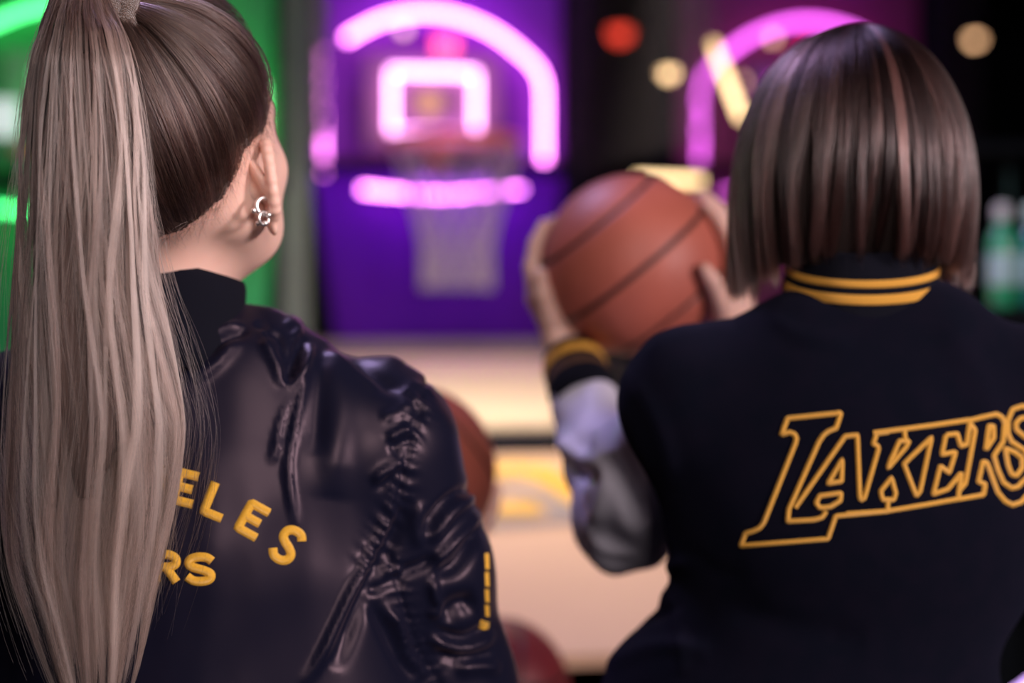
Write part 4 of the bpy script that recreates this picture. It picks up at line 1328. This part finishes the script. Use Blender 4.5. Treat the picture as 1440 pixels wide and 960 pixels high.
def bob(n, seed, lay_lo, lay_hi, clumps, jit=1.0):
    g = np.random.default_rng(seed); K = 32
    phi = g.uniform(-2.35, 2.35, n)
    cp = np.sort(g.uniform(-2.35, 2.35, clumps)); ci = np.array([np.argmin(np.abs(cp - p)) for p in phi])
    ct = g.normal(.04, .24, clumps); cl = g.uniform(-1, 1, clumps)
    lay = g.uniform(lay_lo, lay_hi, n)
    a = np.abs(phi)
    yend = np.interp(a, [0, .5, 1.0, 1.5, 2.35], [350, 352, 366, 385, 392]) + np.where(phi < -.9, 14, 0) + g.normal(0, 9, n) * jit + 7 * cl[ci]
    y0 = 31 + 150 * g.uniform(0, 1, n) ** 2.2
    t = np.linspace(0, 1, K)[None, :]
    y = y0[:, None] + (yend - y0)[:, None] * (t ** 1.25)
    gat = (.72 * np.clip(t * 1.2, 0, 1)) * g.uniform(.4, 1, n)[:, None]
    ph = phi[:, None] * (1 - gat) + cp[ci][:, None] * gat
    ph = ph + .05 * np.sin(t * 4 + cl[ci][:, None] * 5) * t + g.normal(0, .012, n)[:, None] * t * jit
    # strands fan out from the crown
    L = np.clip(lay[:, None] + .18 * cl[ci][:, None] * t, 0, 1.12)
    p = bob_pt(ph, y, L, 34 * np.sin(cl * 9.)[ci][:, None] + g.normal(0, 8, n)[:, None])
    tone = ct[ci][:, None] + g.normal(0, .12, n)[:, None] + .36 * np.clip((y - 210) / 110, 0, 1) - .06  # lower half lightened: the bob's highlight is put into the strand tone
    return p, np.minimum(tone, .55)
# solid under-shape so no scalp shows
V, F = [], []
ph_ = np.linspace(-2.3, 2.3, 60); ys_ = np.r_[31, 36, 44, np.linspace(60, 372, 26)]
for y in ys_:
    for a in ph_: V.append(bob_pt(np.array(a), np.array(min(y, 392.)), np.array(.15)))
n_ = len(ph_)
F = [(i * n_ + j, i * n_ + j + 1, (i + 1) * n_ + j + 1, (i + 1) * n_ + j) for i in range(len(ys_) - 1) for j in range(n_ - 1)]
V = np.array(V); Vi = (V - HB) * np.array([.93, .93, .98]) + HB; m_ = len(V)
F = F + [tuple(k + m_ for k in f[::-1]) for f in F]
bobo = mesh('hair', np.concatenate([V, Vi]), F, mat('dark_bob_base', (.012, .007, .006), .6, spec=.3), B, label='dark brown chin-length bob')
p, ton = bob(15000, 41, .25, 1., 75)
strands('hair_strands', p, ton, .00021, M_hair_bob, bobo, .55)
# fringe over the forehead
g = np.random.default_rng(77); n = 1500; t = np.linspace(0, 1, 16)[None, :]
ph = np.where(g.uniform(size=n) < .5, -1, 1) * g.uniform(2.15, 3.14, n)
yy_ = 31 + 40 * g.uniform(size=n)[:, None] + (g.normal(222, 8, n) - 51)[:, None] * t
strands('fringe_strands', bob_pt(ph[:, None] + 0 * t, yy_, .5 + .5 * g.uniform(size=n)[:, None] + 0 * t), np.clip(g.normal(.12, .1, n), 0, 1), .00024, M_hair_bob, bobo, .6)
p, ton = bob(350, 44, .9, 1.25, 200, 2.2)
strands('flyaway_strands', p, ton, .00012, M_hair_bob, bobo, .5)

# small lilac lamp bar low at the right corner: front rail of the next machine
o = root('led_rail_light', 'lilac lit rail end low in the right corner of the frame', 'light', (.64, 1.98, 0))
mesh('rail_post', *tube([(.64, 1.98, 0), (.64, 1.98, P(1, 950, 1.98)[2])], .02, 12), M_black, o)
pa, pb = P(1424, 990, 1.98), P(1490, 942, 2.05)
mesh('lamp_tube', *tube([pa, pb], .016, 12), glow('lilac_lamp', (.62, .30, 1.0), 1.6), o)
